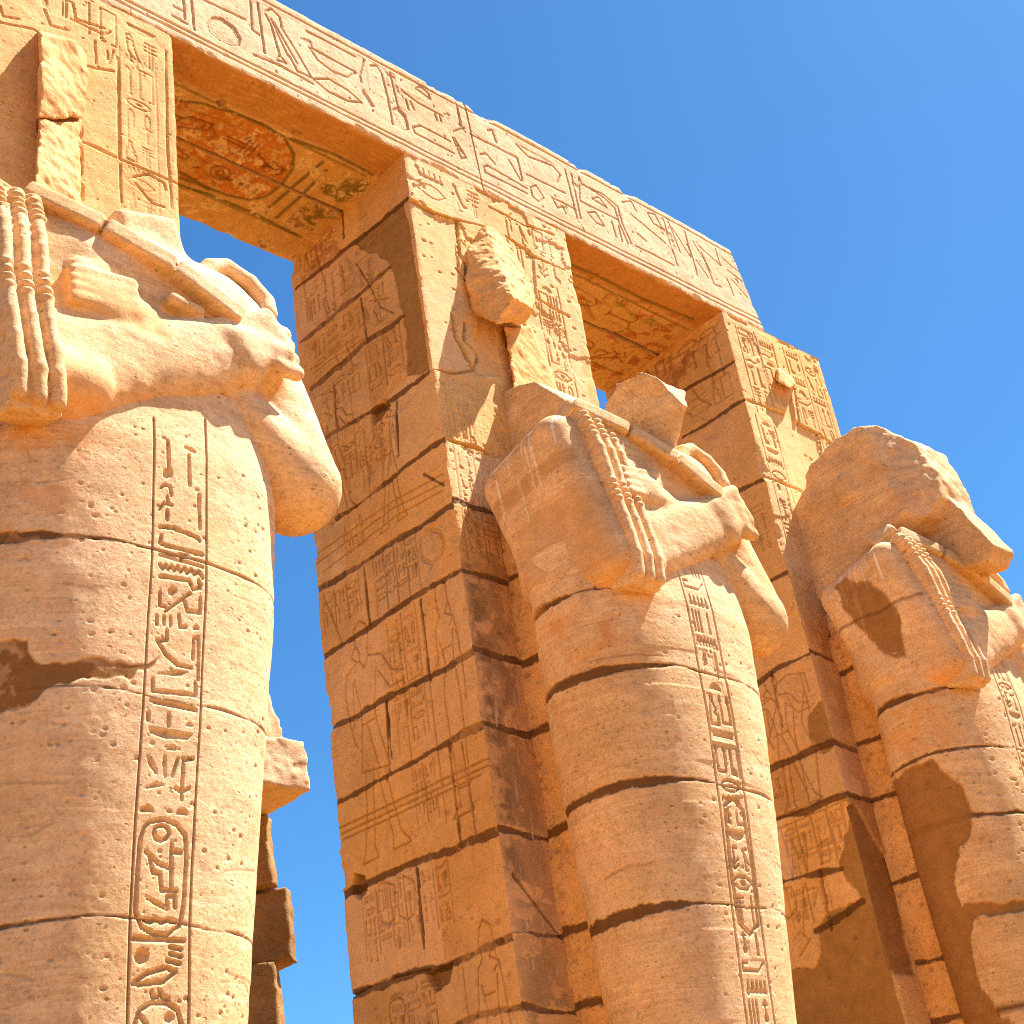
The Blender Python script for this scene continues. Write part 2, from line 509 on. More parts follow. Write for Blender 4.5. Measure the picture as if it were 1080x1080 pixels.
class Clay:
    """sample box for a distance field in statue coordinates (u right, v out of the wall, z up)"""
    def __init__(s, lo, hi, h):
        s.lo, s.h = np.array(lo, float), h
        n = np.ceil((np.array(hi) - lo) / h).astype(int) + 1
        ax = [np.float32(s.lo[k] + h * np.arange(n[k])) for k in range(3)]
        s.U, s.V, s.Z = np.meshgrid(*ax, indexing='ij')
        s.F = np.full(s.U.shape, 9.0, np.float32)
    def cone(s, a, b, ra, rb):
        a, b = np.array(a, np.float32), np.array(b, np.float32)
        d = b - a
        L = float(d @ d)
        t = np.clip(((s.U - a[0]) * d[0] + (s.V - a[1]) * d[1] + (s.Z - a[2]) * d[2]) / L, 0, 1)
        return np.sqrt((s.U - a[0] - t * d[0]) ** 2 + (s.V - a[1] - t * d[1]) ** 2 + (s.Z - a[2] - t * d[2]) ** 2) - (ra + (rb - ra) * t)
    def cone4(s, a, b, ra, rb, n=3.0):
        """a limb with a squarish section: radii given as (up, out)"""
        a, b = np.array(a, np.float32), np.array(b, np.float32)
        d = b - a
        Ln = np.linalg.norm(d); x = d / Ln
        y = np.array([0, 1, 0.0]); y = y - x * (y @ x); y /= np.linalg.norm(y)
        z = np.cross(x, y)
        P = [s.U - a[0], s.V - a[1], s.Z - a[2]]
        tx = (P[0] * x[0] + P[1] * x[1] + P[2] * x[2])
        t = np.clip(tx / Ln, 0, 1)
        over = (tx - t * Ln)
        qy = P[0] * y[0] + P[1] * y[1] + P[2] * y[2]
        qz = P[0] * z[0] + P[1] * z[1] + P[2] * z[2]
        rz = ra[0] + (rb[0] - ra[0]) * t
        ry = ra[1] + (rb[1] - ra[1]) * t
        m = np.minimum(rz, ry)
        k = (np.abs(qy / ry) ** n + np.abs(qz / rz) ** n + np.abs(over / m) ** n) ** (1 / n)
        return ((k - 1) * m).astype(np.float32)
    def ell(s, c, r):
        k = np.sqrt(((s.U - c[0]) / r[0]) ** 2 + ((s.V - c[1]) / r[1]) ** 2 + ((s.Z - c[2]) / r[2]) ** 2)
        return (k - 1) * min(r)
    def box(s, c, hw, r=0.05, rot=None):
        x, y, z = s.U - c[0], s.V - c[1], s.Z - c[2]
        if rot is not None:
            M = np.array(rot, np.float32)
            x, y, z = (M[0][0] * x + M[0][1] * y + M[0][2] * z, M[1][0] * x + M[1][1] * y + M[1][2] * z, M[2][0] * x + M[2][1] * y + M[2][2] * z)
        q = [np.abs(x) - hw[0] + r, np.abs(y) - hw[1] + r, np.abs(z) - hw[2] + r]
        return np.sqrt(sum(np.maximum(k, 0) ** 2 for k in q)) + np.minimum(np.maximum(np.maximum(q[0], q[1]), q[2]), 0) - r
    def bar(s, a, b, w, t, r=0.02, up=(0, 1, 0)):
        """a squared rod from a to b, width w, thickness t along `up`"""
        a, b = np.array(a, float), np.array(b, float)
        x = (b - a) / np.linalg.norm(b - a)
        y = np.array(up, float); y = y - x * (y @ x); y /= np.linalg.norm(y)
        z = np.cross(x, y)
        return s.box((a + b) / 2, (np.linalg.norm(b - a) / 2, t / 2, w / 2), r, [x, y, z])
    def plane(s, p, n):
        n = np.array(n, float); n = n / np.linalg.norm(n)
        return ((s.U - p[0]) * n[0] + (s.V - p[1]) * n[1] + (s.Z - p[2]) * n[2]).astype(np.float32)
    def poly_vz(s, pts, u0, u1):
        """outline in (v, z) carried along u from u0 to u1"""
        V2, Z2 = s.V[0], s.Z[0]
        p = np.array(pts, float)
        d = Panel.pdist(p, V2, Z2, True) * np.where(Panel.inside(p, V2, Z2), -1, 1)
        return np.maximum(d[None].astype(np.float32), np.maximum(u0 - s.U, s.U - u1))
    def union(s, G, k=0.0):
        if k > 0:
            h = np.maximum(k - np.abs(s.F - G), 0) / k
            s.F = np.minimum(s.F, G) - h * h * k * 0.25
        else:
            s.F = np.minimum(s.F, G)
    def cut(s, G, k=0.0):
        G = -G
        if k > 0:
            h = np.maximum(k - np.abs(s.F - G), 0) / k
            s.F = np.maximum(s.F, G) + h * h * k * 0.25
        else:
            s.F = np.maximum(s.F, G)
    def P(s):
        return np.stack([s.U, s.V, s.Z], -1)
    def mesh(s):
        F = s.F.copy()
        F[0] = F[-1] = 1; F[:, 0] = F[:, -1] = 1; F[:, :, 0] = F[:, :, -1] = 1
        return surface_nets(F, s.lo, s.h)

def hull_planes(pts):
    bm = bmesh.new()
    for p in pts:
        bm.verts.new(p)
    bmesh.ops.convex_hull(bm, input=bm.verts)
    bm.normal_update()
    cen = sum((v.co for v in bm.verts), Vector()) / len(bm.verts)
    pl = []
    for f in bm.faces:
        n = f.normal.copy(); p = f.verts[0].co.copy()
        if (p - cen).dot(n) < 0:
            n = -n
        pl.append((tuple(p), tuple(n)))
    bm.free()
    return pl

def rock(name, pts, mat, parent, h=0.02, rough=0.03, scale=4.0, seed=1, pitch=0.5, edge=0.02, world=None):
    """a broken lump of stone: convex outline with a rough, chipped skin"""
    p = np.array(pts, float)
    lo, hi = p.min(0) - 0.12, p.max(0) + 0.12
    c = Clay(lo, hi, h)
    F = None
    for q, n in hull_planes(pts):
        d = c.plane(q, n)
        F = d if F is None else np.maximum(F, d)
    c.F = F.astype(np.float32)
    P = c.P()
    n1 = fbm(P, scale, 4, seed, 0.55)
    ridg = np.abs(fbm(P, scale * 1.7, 3, seed + 7))
    c.F = c.F + rough * n1 + rough * 0.6 * (0.25 - ridg) + 0.25 * rough * fbm(P, scale * 4.5, 2, seed + 13)
    V, Q = c.mesh()
    acc = Acc()
    acc.add(V, quads=Q)
    return acc.build(name, mat, parent)

# carved designs, cracks, repairs and paint in metres on each stone face (traced once, kept as outlines)
T = {
 'arch_s': [[[-2.16,11.535],[-2.144,11.199]],[[-2.038,11.615],[-1.637,11.639]],[[-1.567,11.902],[-1.57,11.557],[-1.516,11.553]],[[-1.492,11.931],[-1.46,11.352]],[[-1.414,11.884],[-1.351,11.952],[-1.267,11.901],[-1.253,11.774],[-1.141,11.613],[-0.982,11.348]],[[-1.417,11.844],[-1.366,11.742],[-1.302,11.421],[-1.242,11.363]],[[-1.302,11.421],[-1.34,11.342],[-1.252,11.365]],[[-1.201,11.482],[-1.131,11.336],[-0.982,11.348]],[[-1.36,11.822],[-1.286,11.638],[-1.212,11.456]],[[-1.336,11.799],[-1.238,11.63],[-1.123,11.434]],[[-1.576,11.263],[-1.296,11.294],[-0.972,11.279]],[[-0.976,11.721],[-0.468,11.714]],[[-0.976,11.721],[-0.892,11.61],[-0.743,11.563],[-0.569,11.589],[-0.469,11.705]],[[-0.99,11.907],[-0.709,11.915]],[[-0.744,11.914],[-0.446,11.916]],[[-0.966,11.338],[-0.789,11.441],[-0.586,11.425],[-0.437,11.357],[-0.601,11.284],[-0.805,11.281],[-0.966,11.338]],[[-0.269,11.902],[-0.191,11.949],[-0.137,11.88],[-0.106,11.601],[-0.092,11.28]],[[-0.336,11.942],[-0.417,11.697],[-0.407,11.624]],[[-0.026,11.945],[0.013,11.531]],[[-0.061,11.905],[0.015,11.917]],[[-0.055,11.481],[0.003,11.537],[0.081,11.491],[0.096,11.324],[0.036,11.284],[-0.028,11.353],[-0.055,11.481]],[[0.095,11.795],[0.283,11.741],[0.609,11.741]],[[0.29,11.926],[0.355,11.984],[0.447,11.955],[0.463,11.883],[0.29,11.926]],[[0.126,11.693],[0.141,11.583]],[[0.184,11.706],[0.21,11.621]],[[0.489,11.715],[0.497,11.64]],[[0.547,11.719],[0.556,11.652]],[[0.158,11.377],[0.261,11.452],[0.622,11.449]],[[0.158,11.377],[0.168,11.316],[0.639,11.312]],[[0.671,11.515],[0.732,11.29],[0.8,11.345],[0.692,11.526]],[[0.834,12.05],[0.827,11.759]],[[0.864,11.739],[0.706,11.613]],[[-2.01,11.355],[-1.954,11.464],[-1.861,11.505],[-1.755,11.479],[-1.699,11.384],[-1.72,11.29],[-1.799,11.242],[-1.905,11.239],[-1.993,11.275],[-2.01,11.355]],[[-2.236,11.486],[-2.229,11.272]],[[-2.328,11.354],[-2.241,11.355]],[[-2.346,11.234],[-2.216,11.226]]],
 'arch_f': [[[-2.01,11.355],[-1.954,11.464],[-1.861,11.505],[-1.755,11.479],[-1.699,11.384],[-1.72,11.29],[-1.799,11.242],[-1.905,11.239],[-1.993,11.275]],[[-0.437,11.51],[-0.39,11.556],[-0.275,11.39],[-0.345,11.332]],[[-0.085,11.477],[0.003,11.537],[0.081,11.491],[0.096,11.324],[0.036,11.284],[-0.028,11.353]]],
 'arch_s2': [[[0.93,11.692],[1.526,11.708],[1.53,11.421]],[[1.184,11.878],[1.248,11.913],[1.269,11.768]],[[1.398,11.615],[1.508,11.41]],[[1.007,11.478],[1.086,11.537],[1.186,11.456]],[[1.025,11.336],[1.078,11.382],[1.575,11.348]],[[1.025,11.336],[1.021,11.271],[1.561,11.277]],[[1.552,11.89],[1.686,11.81],[2.025,11.866],[2.114,11.792],[2.044,11.658]],[[1.605,11.543],[2.127,11.562]],[[1.631,11.387],[1.716,11.456],[1.794,11.341],[1.714,11.245],[1.629,11.28],[1.631,11.387]],[[1.908,11.404],[2.238,11.401]],[[1.925,11.385],[1.966,11.29],[2.062,11.355],[2.073,11.272]],[[2.204,11.917],[2.233,11.282]],[[2.285,11.898],[2.289,11.309]],[[2.395,11.913],[2.418,11.824],[2.75,11.847],[2.933,11.773],[2.946,11.558],[3.028,11.318]],[[2.395,11.913],[2.339,11.567],[2.897,11.575]],[[2.442,11.836],[2.739,11.801],[2.876,11.726],[2.896,11.535],[2.968,11.291]],[[2.539,11.692],[2.643,11.766],[2.743,11.67],[2.539,11.692]],[[2.418,11.448],[2.542,11.518],[2.637,11.375],[2.526,11.362],[2.418,11.448]],[[2.776,11.499],[2.796,11.311]],[[2.874,11.485],[2.879,11.29]],[[3.027,11.88],[3.188,11.978],[3.24,11.859]],[[3.134,11.768],[3.622,11.599]],[[3.43,11.929],[3.558,11.969],[3.629,11.795],[3.493,11.814],[3.43,11.929]],[[3.088,11.325],[3.686,11.324]],[[3.703,11.975],[3.752,11.341]],[[3.8,11.979],[3.878,11.579]],[[3.849,11.897],[4.073,11.584],[4.109,11.954],[4.101,11.35]],[[4.23,11.862],[4.344,11.661],[4.398,11.354],[4.528,11.367]],[[4.324,11.841],[4.687,11.706],[4.714,11.952]],[[4.172,11.586],[4.313,11.4]],[[4.345,11.745],[4.4,11.519]],[[4.714,11.55],[4.746,11.334]],[[4.787,11.856],[5.071,11.766]],[[4.813,11.697],[5.052,11.63]],[[4.825,11.576],[5.03,11.41]],[[0.831,12.055],[0.817,11.738]],[[0.67,11.507],[0.758,11.367]],[[3.161,11.518],[3.286,11.475]],[[0.8,11.748],[0.865,11.688]]],
 'f2_crack': [[[-0.038,10.452],[0.28,10.424],[0.526,10.467],[0.901,10.557]],[[0.534,10.452],[0.494,10.036],[0.575,9.965]],[[-0.033,8.635],[0.228,8.682],[0.455,8.797]],[[0.988,10.837],[1.428,10.833],[1.813,10.886]],[[1.137,10.564],[1.48,10.474],[1.878,10.496]],[[1.375,9.946],[1.65,9.913],[1.812,9.905]],[[0.051,7.974],[0.32,7.984],[0.492,7.993]]],
 'f2_edge': [[[0.446,9.891],[0.544,9.775],[0.561,9.994]],[[0.313,9.336],[0.311,9.103],[0.474,8.804],[0.56,9.0],[0.394,9.069],[0.436,9.285]]],
 'f2_smooth': [[[-0.018,10.443],[0.277,10.404],[0.522,10.447],[0.48,10.012],[0.43,9.52],[0.31,9.318],[0.306,9.068],[0.458,8.814],[0.304,8.726],[-0.02,8.655]]],
 'f2_smooth2': [[[0.925,9.41],[1.194,9.621],[1.194,9.033],[0.931,8.838]],[[1.371,10.539],[1.48,10.474],[1.419,9.964],[1.32,10.069]]],
 'f2_strip': [[[1.391,10.434],[1.754,8.823]],[[1.817,10.508],[1.947,8.957]],[[0.089,8.663],[0.146,7.736]],[[0.447,8.794],[0.492,7.993]]],
 'l2_joints': [[[1.743,10.5],[0.944,10.57],[0.052,10.627]],[[1.386,9.96],[0.054,9.996]],[[1.489,9.369],[0.966,9.436],[0.16,9.434]],[[1.729,8.67],[1.27,8.687],[0.437,8.799],[0.273,8.809]],[[1.764,7.968],[1.111,7.966],[0.345,7.953]]],
 'l2_joints2': [[[1.846,7.357],[0.749,7.405],[-0.042,7.438]],[[1.775,6.783],[1.169,6.821],[-0.031,6.815]],[[1.821,6.107],[0.898,6.142],[-0.07,6.173]]],
 'l2_joints3': [[[1.821,5.536],[1.291,5.554],[-0.066,5.557]],[[1.848,4.746],[1.398,4.779],[0.26,4.826],[-0.082,4.818]],[[1.783,4.037],[1.187,4.016],[-0.005,4.086]],[[1.913,3.553],[1.437,3.596],[0.832,3.57]]],
 'l2_vert': [[[0.968,9.92],[0.986,9.423]],[[0.476,9.262],[0.46,8.802]],[[1.261,8.629],[1.22,8.12]],[[0.842,10.983],[0.828,10.709]]],
 'l2_vert2': [[[0.637,7.371],[0.64,6.823]],[[1.276,6.758],[1.278,6.433],[1.275,6.092]],[[1.494,7.79],[1.712,7.57]],[[0.737,6.127],[0.741,5.658]]],
 'l2_vert3': [[[0.737,6.127],[0.698,5.585]],[[1.398,5.539],[1.385,5.086],[1.388,4.782]],[[0.877,4.757],[0.869,4.391],[0.869,4.189]],[[0.667,5.558],[0.648,5.514]]],
 'l2_thin': [[[0.956,10.323],[1.093,9.978],[1.204,9.659],[1.376,9.477]],[[1.097,10.01],[1.39,9.986]]],
 'l2_thin3': [[[1.532,5.489],[1.538,5.151],[1.556,4.796]],[[-0.006,4.075],[0.379,4.093],[0.913,4.033]]],
 'l2_holes': [[[0.158,4.942],[0.288,4.885],[0.291,4.769],[0.205,4.722],[0.099,4.813]],[[0.857,4.015],[1.154,4.025],[1.115,3.906],[0.954,3.871],[0.88,3.944]]],
 'l2_holes2': [[[0.923,8.698],[1.102,8.722],[1.177,8.646],[0.99,8.563],[0.93,8.598]]],
 'l2_patch': [[[1.7,10.514],[1.728,8.665],[1.432,8.766],[1.444,8.839],[1.489,9.236],[1.464,9.562],[1.431,9.818],[1.378,10.048],[1.247,10.235],[1.083,10.38],[0.942,10.56],[1.341,10.542]]],
 'l2_fig': [[[1.37,6.963],[1.435,7.001],[1.546,6.975],[1.646,6.791]],[[1.278,6.771],[1.302,6.638],[1.375,6.444],[1.327,6.279],[1.345,6.063]],[[1.666,6.795],[1.59,6.588],[1.586,6.325],[1.415,6.035]],[[1.575,6.304],[1.657,6.152]],[[1.516,6.595],[1.586,6.67],[1.653,6.426],[1.677,6.259]],[[0.044,6.712],[0.155,6.722],[0.402,6.64],[0.62,6.553],[0.828,6.656],[0.932,6.721]],[[0.044,6.712],[0.092,6.579],[0.197,6.397],[0.111,6.239]],[[0.328,6.128],[0.37,6.273],[0.468,6.37],[0.642,6.299]],[[0.484,6.625],[0.549,6.5],[0.604,6.45],[0.695,6.508],[0.803,6.599]],[[0.838,6.515],[0.939,6.391],[0.787,6.24]],[[0.064,7.374],[0.26,6.848]],[[0.149,7.335],[0.327,7.019],[0.601,7.126]],[[-0.022,7.78],[1.078,7.758],[1.712,7.678]],[[0.013,7.695],[1.088,7.693],[1.717,7.597]],[[0.089,7.573],[1.096,7.609],[1.687,7.54]],[[0.555,8.65],[0.629,8.528],[0.798,8.609]],[[0.349,8.667],[0.489,8.671]],[[-0.17,6.602],[-0.022,6.712],[-0.022,6.374]],[[0.554,5.726],[0.623,6.04],[0.812,6.097]],[[1.277,5.474],[1.346,5.758],[1.298,6.006]],[[1.429,5.418],[1.461,5.688],[1.576,5.918]],[[0.898,6.142],[0.833,5.624]],[[1.089,6.117],[1.013,5.558]],[[0.44,5.768],[0.431,5.981],[0.554,6.12]],[[0.06,6.341],[0.049,5.939]]],
 'l2_disc': [[[1.329,7.179],[1.372,7.272],[1.485,7.286],[1.589,7.214],[1.62,7.106],[1.573,7.018],[1.454,7.0],[1.362,7.078]]],
 'l2_fig3': [[[0.165,6.164],[0.075,5.665],[0.062,5.36]],[[0.303,5.951],[0.185,5.704],[0.217,5.641]],[[0.363,5.797],[0.457,5.48],[0.518,5.358],[0.706,5.319]],[[0.504,5.927],[0.433,5.719],[0.528,5.556],[0.638,5.379]],[[0.111,5.472],[0.3,5.369]],[[0.011,5.351],[1.804,5.28]],[[0.004,5.298],[1.795,5.231]],[[-0.024,5.248],[1.685,5.193]],[[1.569,5.041],[1.508,4.812],[1.378,4.401]],[[1.57,5.046],[1.629,5.049],[1.61,4.779]],[[1.67,5.03],[1.73,5.025],[1.683,4.755],[1.578,4.342]],[[1.412,5.136],[1.744,5.148]],[[0.098,4.256],[0.122,4.366],[0.198,4.411],[0.292,4.395],[0.357,4.315],[0.349,4.214],[0.291,4.138],[0.193,4.117]],[[0.142,4.291],[0.208,4.343],[0.282,4.324]],[[-0.006,4.075],[0.154,4.115],[0.486,4.066],[0.541,3.952],[0.473,3.759]],[[-0.006,4.075],[0.164,3.921],[0.296,3.801]],[[0.326,4.243],[0.366,4.13],[0.468,4.07]],[[1.357,4.381],[1.604,4.356]],[[1.357,4.381],[1.342,4.213],[1.351,4.081],[1.251,3.999]],[[1.604,4.356],[1.554,4.219],[1.567,4.086],[1.72,4.044]],[[1.434,4.253],[1.484,4.25]],[[1.386,4.179],[1.432,4.156]],[[1.219,4.008],[1.253,3.829],[1.111,3.611]],[[1.315,3.983],[1.395,3.709],[1.317,3.563]],[[1.635,3.941],[1.557,3.711],[1.608,3.495]],[[1.738,3.976],[1.788,3.613],[1.785,3.454]],[[1.032,4.709],[1.048,4.498]],[[1.279,4.702],[1.26,4.413]],[[0.037,5.241],[0.158,5.227],[0.308,5.154],[0.249,5.024]],[[1.376,6.025],[1.432,5.724],[1.436,5.55]],[[1.526,5.938],[1.533,5.685]],[[1.057,6.156],[1.048,5.874]],[[0.774,6.112],[0.951,5.989],[0.843,5.57],[0.955,5.331]],[[0.428,4.776],[0.486,4.782],[0.61,4.721],[0.585,4.494],[0.493,4.462],[0.406,4.51],[0.428,4.776]],[[0.653,4.755],[0.745,4.746],[0.827,4.679],[0.807,4.454],[0.712,4.435],[0.629,4.493],[0.653,4.755]],[[0.243,4.45],[0.907,4.403]]],
 'l2_up': [[[0.755,10.426],[0.762,10.13]],[[0.611,10.451],[0.602,10.201]],[[1.089,9.804],[1.34,9.672]],[[1.117,9.682],[1.18,9.503]],[[0.504,8.614],[0.608,8.539],[0.769,8.658]],[[0.601,8.495],[0.609,8.236]],[[1.012,8.423],[1.007,8.114]],[[0.816,8.281],[0.839,8.144],[0.904,8.14]],[[1.154,8.5],[1.11,8.089]],[[0.178,10.598],[0.2,10.359],[0.429,10.577]],[[0.405,10.782],[0.503,10.378]],[[0.201,9.566],[0.443,9.557],[0.949,9.48]],[[0.16,9.627],[0.87,9.566]],[[0.541,9.566],[0.606,9.353]],[[0.723,9.52],[0.761,9.292]]],
 'l2_blocks': [[[0.712,7.305],[1.147,6.929]],[[0.356,7.87],[1.195,7.216]]],
 'l3_joints': [[[1.767,10.354],[1.046,10.382]],[[1.778,9.845],[0.91,9.867]],[[1.808,8.906],[1.367,8.916]],[[1.818,7.822],[1.523,7.839]]],
 'l3_joints2': [[[1.855,6.968],[1.391,6.967],[1.084,6.916]],[[1.754,6.055],[1.005,6.081]],[[1.863,5.552],[0.916,5.594]],[[1.537,4.952],[0.78,5.035]],[[1.666,4.619],[1.119,4.513]]],
 'l3_patch': [[[1.846,5.421],[1.647,5.233],[1.552,5.032],[1.555,4.859],[1.667,4.694],[1.666,4.619],[1.422,4.653],[1.26,4.586],[1.131,4.472],[1.117,4.346],[1.009,4.226],[0.758,4.273],[0.32,3.106],[2.054,2.774],[1.858,3.555],[1.863,4.525]],[[1.833,6.512],[1.582,6.392],[1.543,6.176],[1.66,5.988],[1.895,6.043]]],
 'l3_fig': [[[1.065,6.292],[1.26,6.604],[1.293,6.809],[1.467,6.869],[1.656,6.812],[1.673,6.611]],[[1.398,6.722],[1.445,6.531],[1.39,6.255],[1.372,5.602]],[[1.605,6.639],[1.503,6.38],[1.582,6.058],[1.5,5.619]],[[0.916,5.594],[1.853,5.595]],[[0.893,5.512],[1.844,5.52]],[[0.943,5.422],[0.814,5.064]],[[1.082,5.378],[0.998,5.008]],[[1.251,5.362],[1.177,5.032]],[[1.396,5.276],[1.354,5.055]],[[1.057,6.728],[1.164,6.729]],[[1.035,6.649],[1.14,6.643]],[[1.106,5.29],[1.119,5.167],[1.196,5.261]],[[1.331,5.218],[1.462,5.254],[1.452,5.063],[1.332,5.062]],[[0.816,4.984],[0.96,4.961],[0.981,4.781],[0.858,4.7],[0.782,4.78],[0.816,4.984]],[[1.101,4.938],[0.986,4.55]],[[1.135,4.889],[1.251,4.874],[1.16,4.729]],[[0.852,4.511],[0.941,4.563],[1.032,4.462],[0.879,4.353]]],
 'l3_fig2': [[[1.189,10.925],[1.289,10.947],[1.399,10.835],[1.33,10.751],[1.21,10.827]],[[1.468,10.918],[1.605,10.915],[1.634,10.769]],[[1.29,10.776],[1.282,10.571]],[[1.459,10.713],[1.43,10.522],[1.663,10.626]],[[1.176,10.345],[1.227,10.192],[1.365,10.029]]],
 'f3_crack': [[[4.375,9.849],[4.698,9.881],[5.075,9.916]],[[5.38,10.343],[5.282,9.855],[5.635,9.828],[5.865,9.757]],[[5.617,9.781],[5.56,9.419],[5.576,9.205]],[[4.455,11.052],[5.041,11.028]],[[4.415,8.919],[5.036,8.912]],[[4.443,7.878],[4.484,7.852]]],
 'f3_smooth': [[[4.728,9.891],[5.075,9.916],[5.281,10.225],[5.224,9.876],[5.603,9.817],[5.568,9.582],[5.576,9.205],[5.066,8.921],[4.892,9.023],[4.875,9.483]]],
 'f3_strip': [[[4.413,9.962],[4.678,9.974]],[[4.483,9.787],[4.965,10.033]],[[4.472,7.955],[5.036,8.912]]],
 'p1_strip': [[[-2.815,10.661],[-2.477,9.158]]],
 'p1_lines': [[[-2.839,10.48],[-2.835,9.464]],[[-2.831,9.405],[-2.822,9.051]],[[-2.416,10.802],[-2.434,9.734],[-2.41,9.19]],[[-3.208,10.82],[-3.182,10.668],[-2.948,10.715]],[[-3.22,10.644],[-2.948,10.647],[-2.895,10.714]],[[-3.764,10.268],[-3.527,10.352],[-3.231,10.341]],[[-3.433,10.608],[-3.382,10.476],[-3.244,10.513]],[[-3.155,10.225],[-3.028,10.252],[-2.872,10.311]],[[-3.116,9.468],[-2.956,9.462],[-2.728,9.458],[-2.362,9.458]],[[-2.73,9.335],[-2.6,9.431],[-2.47,9.405],[-2.458,9.349]],[[-2.706,9.287],[-2.58,9.169],[-2.476,9.174]],[[-3.769,10.424],[-3.743,10.345],[-3.625,10.388]],[[-3.027,10.532],[-3.015,10.309]],[[-2.923,10.495],[-2.911,10.37],[-2.87,10.527]]],
 'p1_rough': [[[-3.464,9.49],[-3.129,9.613],[-3.116,8.91],[-3.454,8.858]]],
 'sf_crack': [[[0.936,-1.734],[0.925,-0.753],[0.961,0.03]],[[1.012,3.195],[0.987,3.723],[0.988,4.364]]],
 'sf_carto': [[[0.58,-1.961],[0.495,-1.772],[0.441,-1.497],[0.417,-1.195],[0.453,-0.975],[0.568,-0.796],[0.739,-0.694],[0.962,-0.66],[1.16,-0.696],[1.273,-0.791],[1.327,-0.991],[1.344,-1.244],[1.362,-1.458]]],
 'sf_carto_in': [[[0.859,-0.948],[0.781,-0.918],[0.734,-0.832],[0.775,-0.747],[0.861,-0.746],[0.905,-0.834]],[[1.11,-1.579],[1.1,-1.459],[1.17,-1.384],[1.196,-1.496]]],
 'sf_band': [[[1.449,-1.405],[1.401,-1.143],[1.4,-0.673],[1.435,-0.157]],[[1.32,-0.589],[0.9,-0.565],[0.511,-0.53]],[[1.337,-0.456],[0.939,-0.434],[0.575,-0.443]],[[0.423,-0.93],[0.369,-0.496],[0.393,-0.055]],[[1.165,-1.194],[1.116,-0.895]],[[1.294,-1.5],[1.349,-1.176]]],
 'sf_green': [[[0.76,-0.351],[0.599,-0.257],[0.474,-0.066],[0.476,0.008],[0.806,-0.033],[0.853,-0.106],[0.844,-0.326]],[[1.104,-0.336],[0.96,-0.349],[0.97,-0.129],[1.045,-0.003],[1.16,-0.1],[1.296,-0.147]]],
 'sf_relief': [[[0.669,-1.571],[0.749,-1.488],[0.858,-1.514]],[[0.654,-1.549],[0.565,-1.417],[0.569,-1.287]],[[1.071,-1.414],[1.051,-1.168],[1.059,-1.032]],[[0.976,-1.053],[1.066,-0.894],[0.952,-0.87]],[[1.165,-1.194],[1.089,-1.078]],[[0.838,-1.621],[0.861,-1.096]],[[0.614,-1.82],[0.564,-1.481]],[[1.157,-1.328],[1.283,-1.151]],[[0.867,-1.318],[0.774,-1.249],[0.797,-1.072]],[[0.607,-1.068],[0.596,-0.91]],[[0.708,-1.762],[0.791,-1.619]],[[0.633,-1.245],[0.541,-1.177]]],
 'sf2_line': [[[0.337,2.35],[0.318,2.779],[0.328,3.505],[0.283,4.216]]],
 'sf2_red': [[[0.442,2.492],[0.35,2.638],[0.425,2.973],[0.397,3.394],[0.51,3.697],[0.591,4.068],[1.04,4.062],[1.024,3.667],[1.008,3.284],[0.775,2.879]],[[1.181,3.408],[1.071,3.903],[1.12,4.145],[1.397,4.236],[1.6,4.008]]],
 'sf2_green': [[[0.6,3.306],[0.466,3.283],[0.423,3.352],[0.528,3.393]],[[0.576,3.442],[0.579,3.584],[0.491,3.678],[0.556,4.126],[0.622,3.815],[0.635,3.642]],[[0.967,3.656],[0.818,3.644],[0.858,3.732]]],
 'sf2_relief': [[[0.584,2.672],[0.581,2.908],[0.622,3.126]],[[0.577,3.104],[0.479,3.072],[0.446,3.173],[0.528,3.278],[0.625,3.265],[0.577,3.104]],[[0.723,2.916],[0.869,3.26],[0.707,2.988]],[[0.536,3.265],[0.582,3.679]],[[0.793,3.434],[0.806,3.819]],[[0.598,3.603],[0.508,3.602]],[[1.124,3.816],[1.273,4.11],[1.04,4.062]],[[0.403,2.733],[0.283,2.744]]],
 'col_frame': [[[-0.088,6.256],[-0.092,6.108],[-0.105,5.443],[-0.122,5.091],[-0.142,4.428],[-0.153,4.014],[-0.16,3.589],[-0.157,3.118],[-0.161,2.837]],[[0.249,6.369],[0.237,6.09],[0.221,5.396],[0.2,4.903],[0.185,4.475],[0.169,4.076],[0.155,3.61],[0.159,3.125],[0.148,2.836]]],
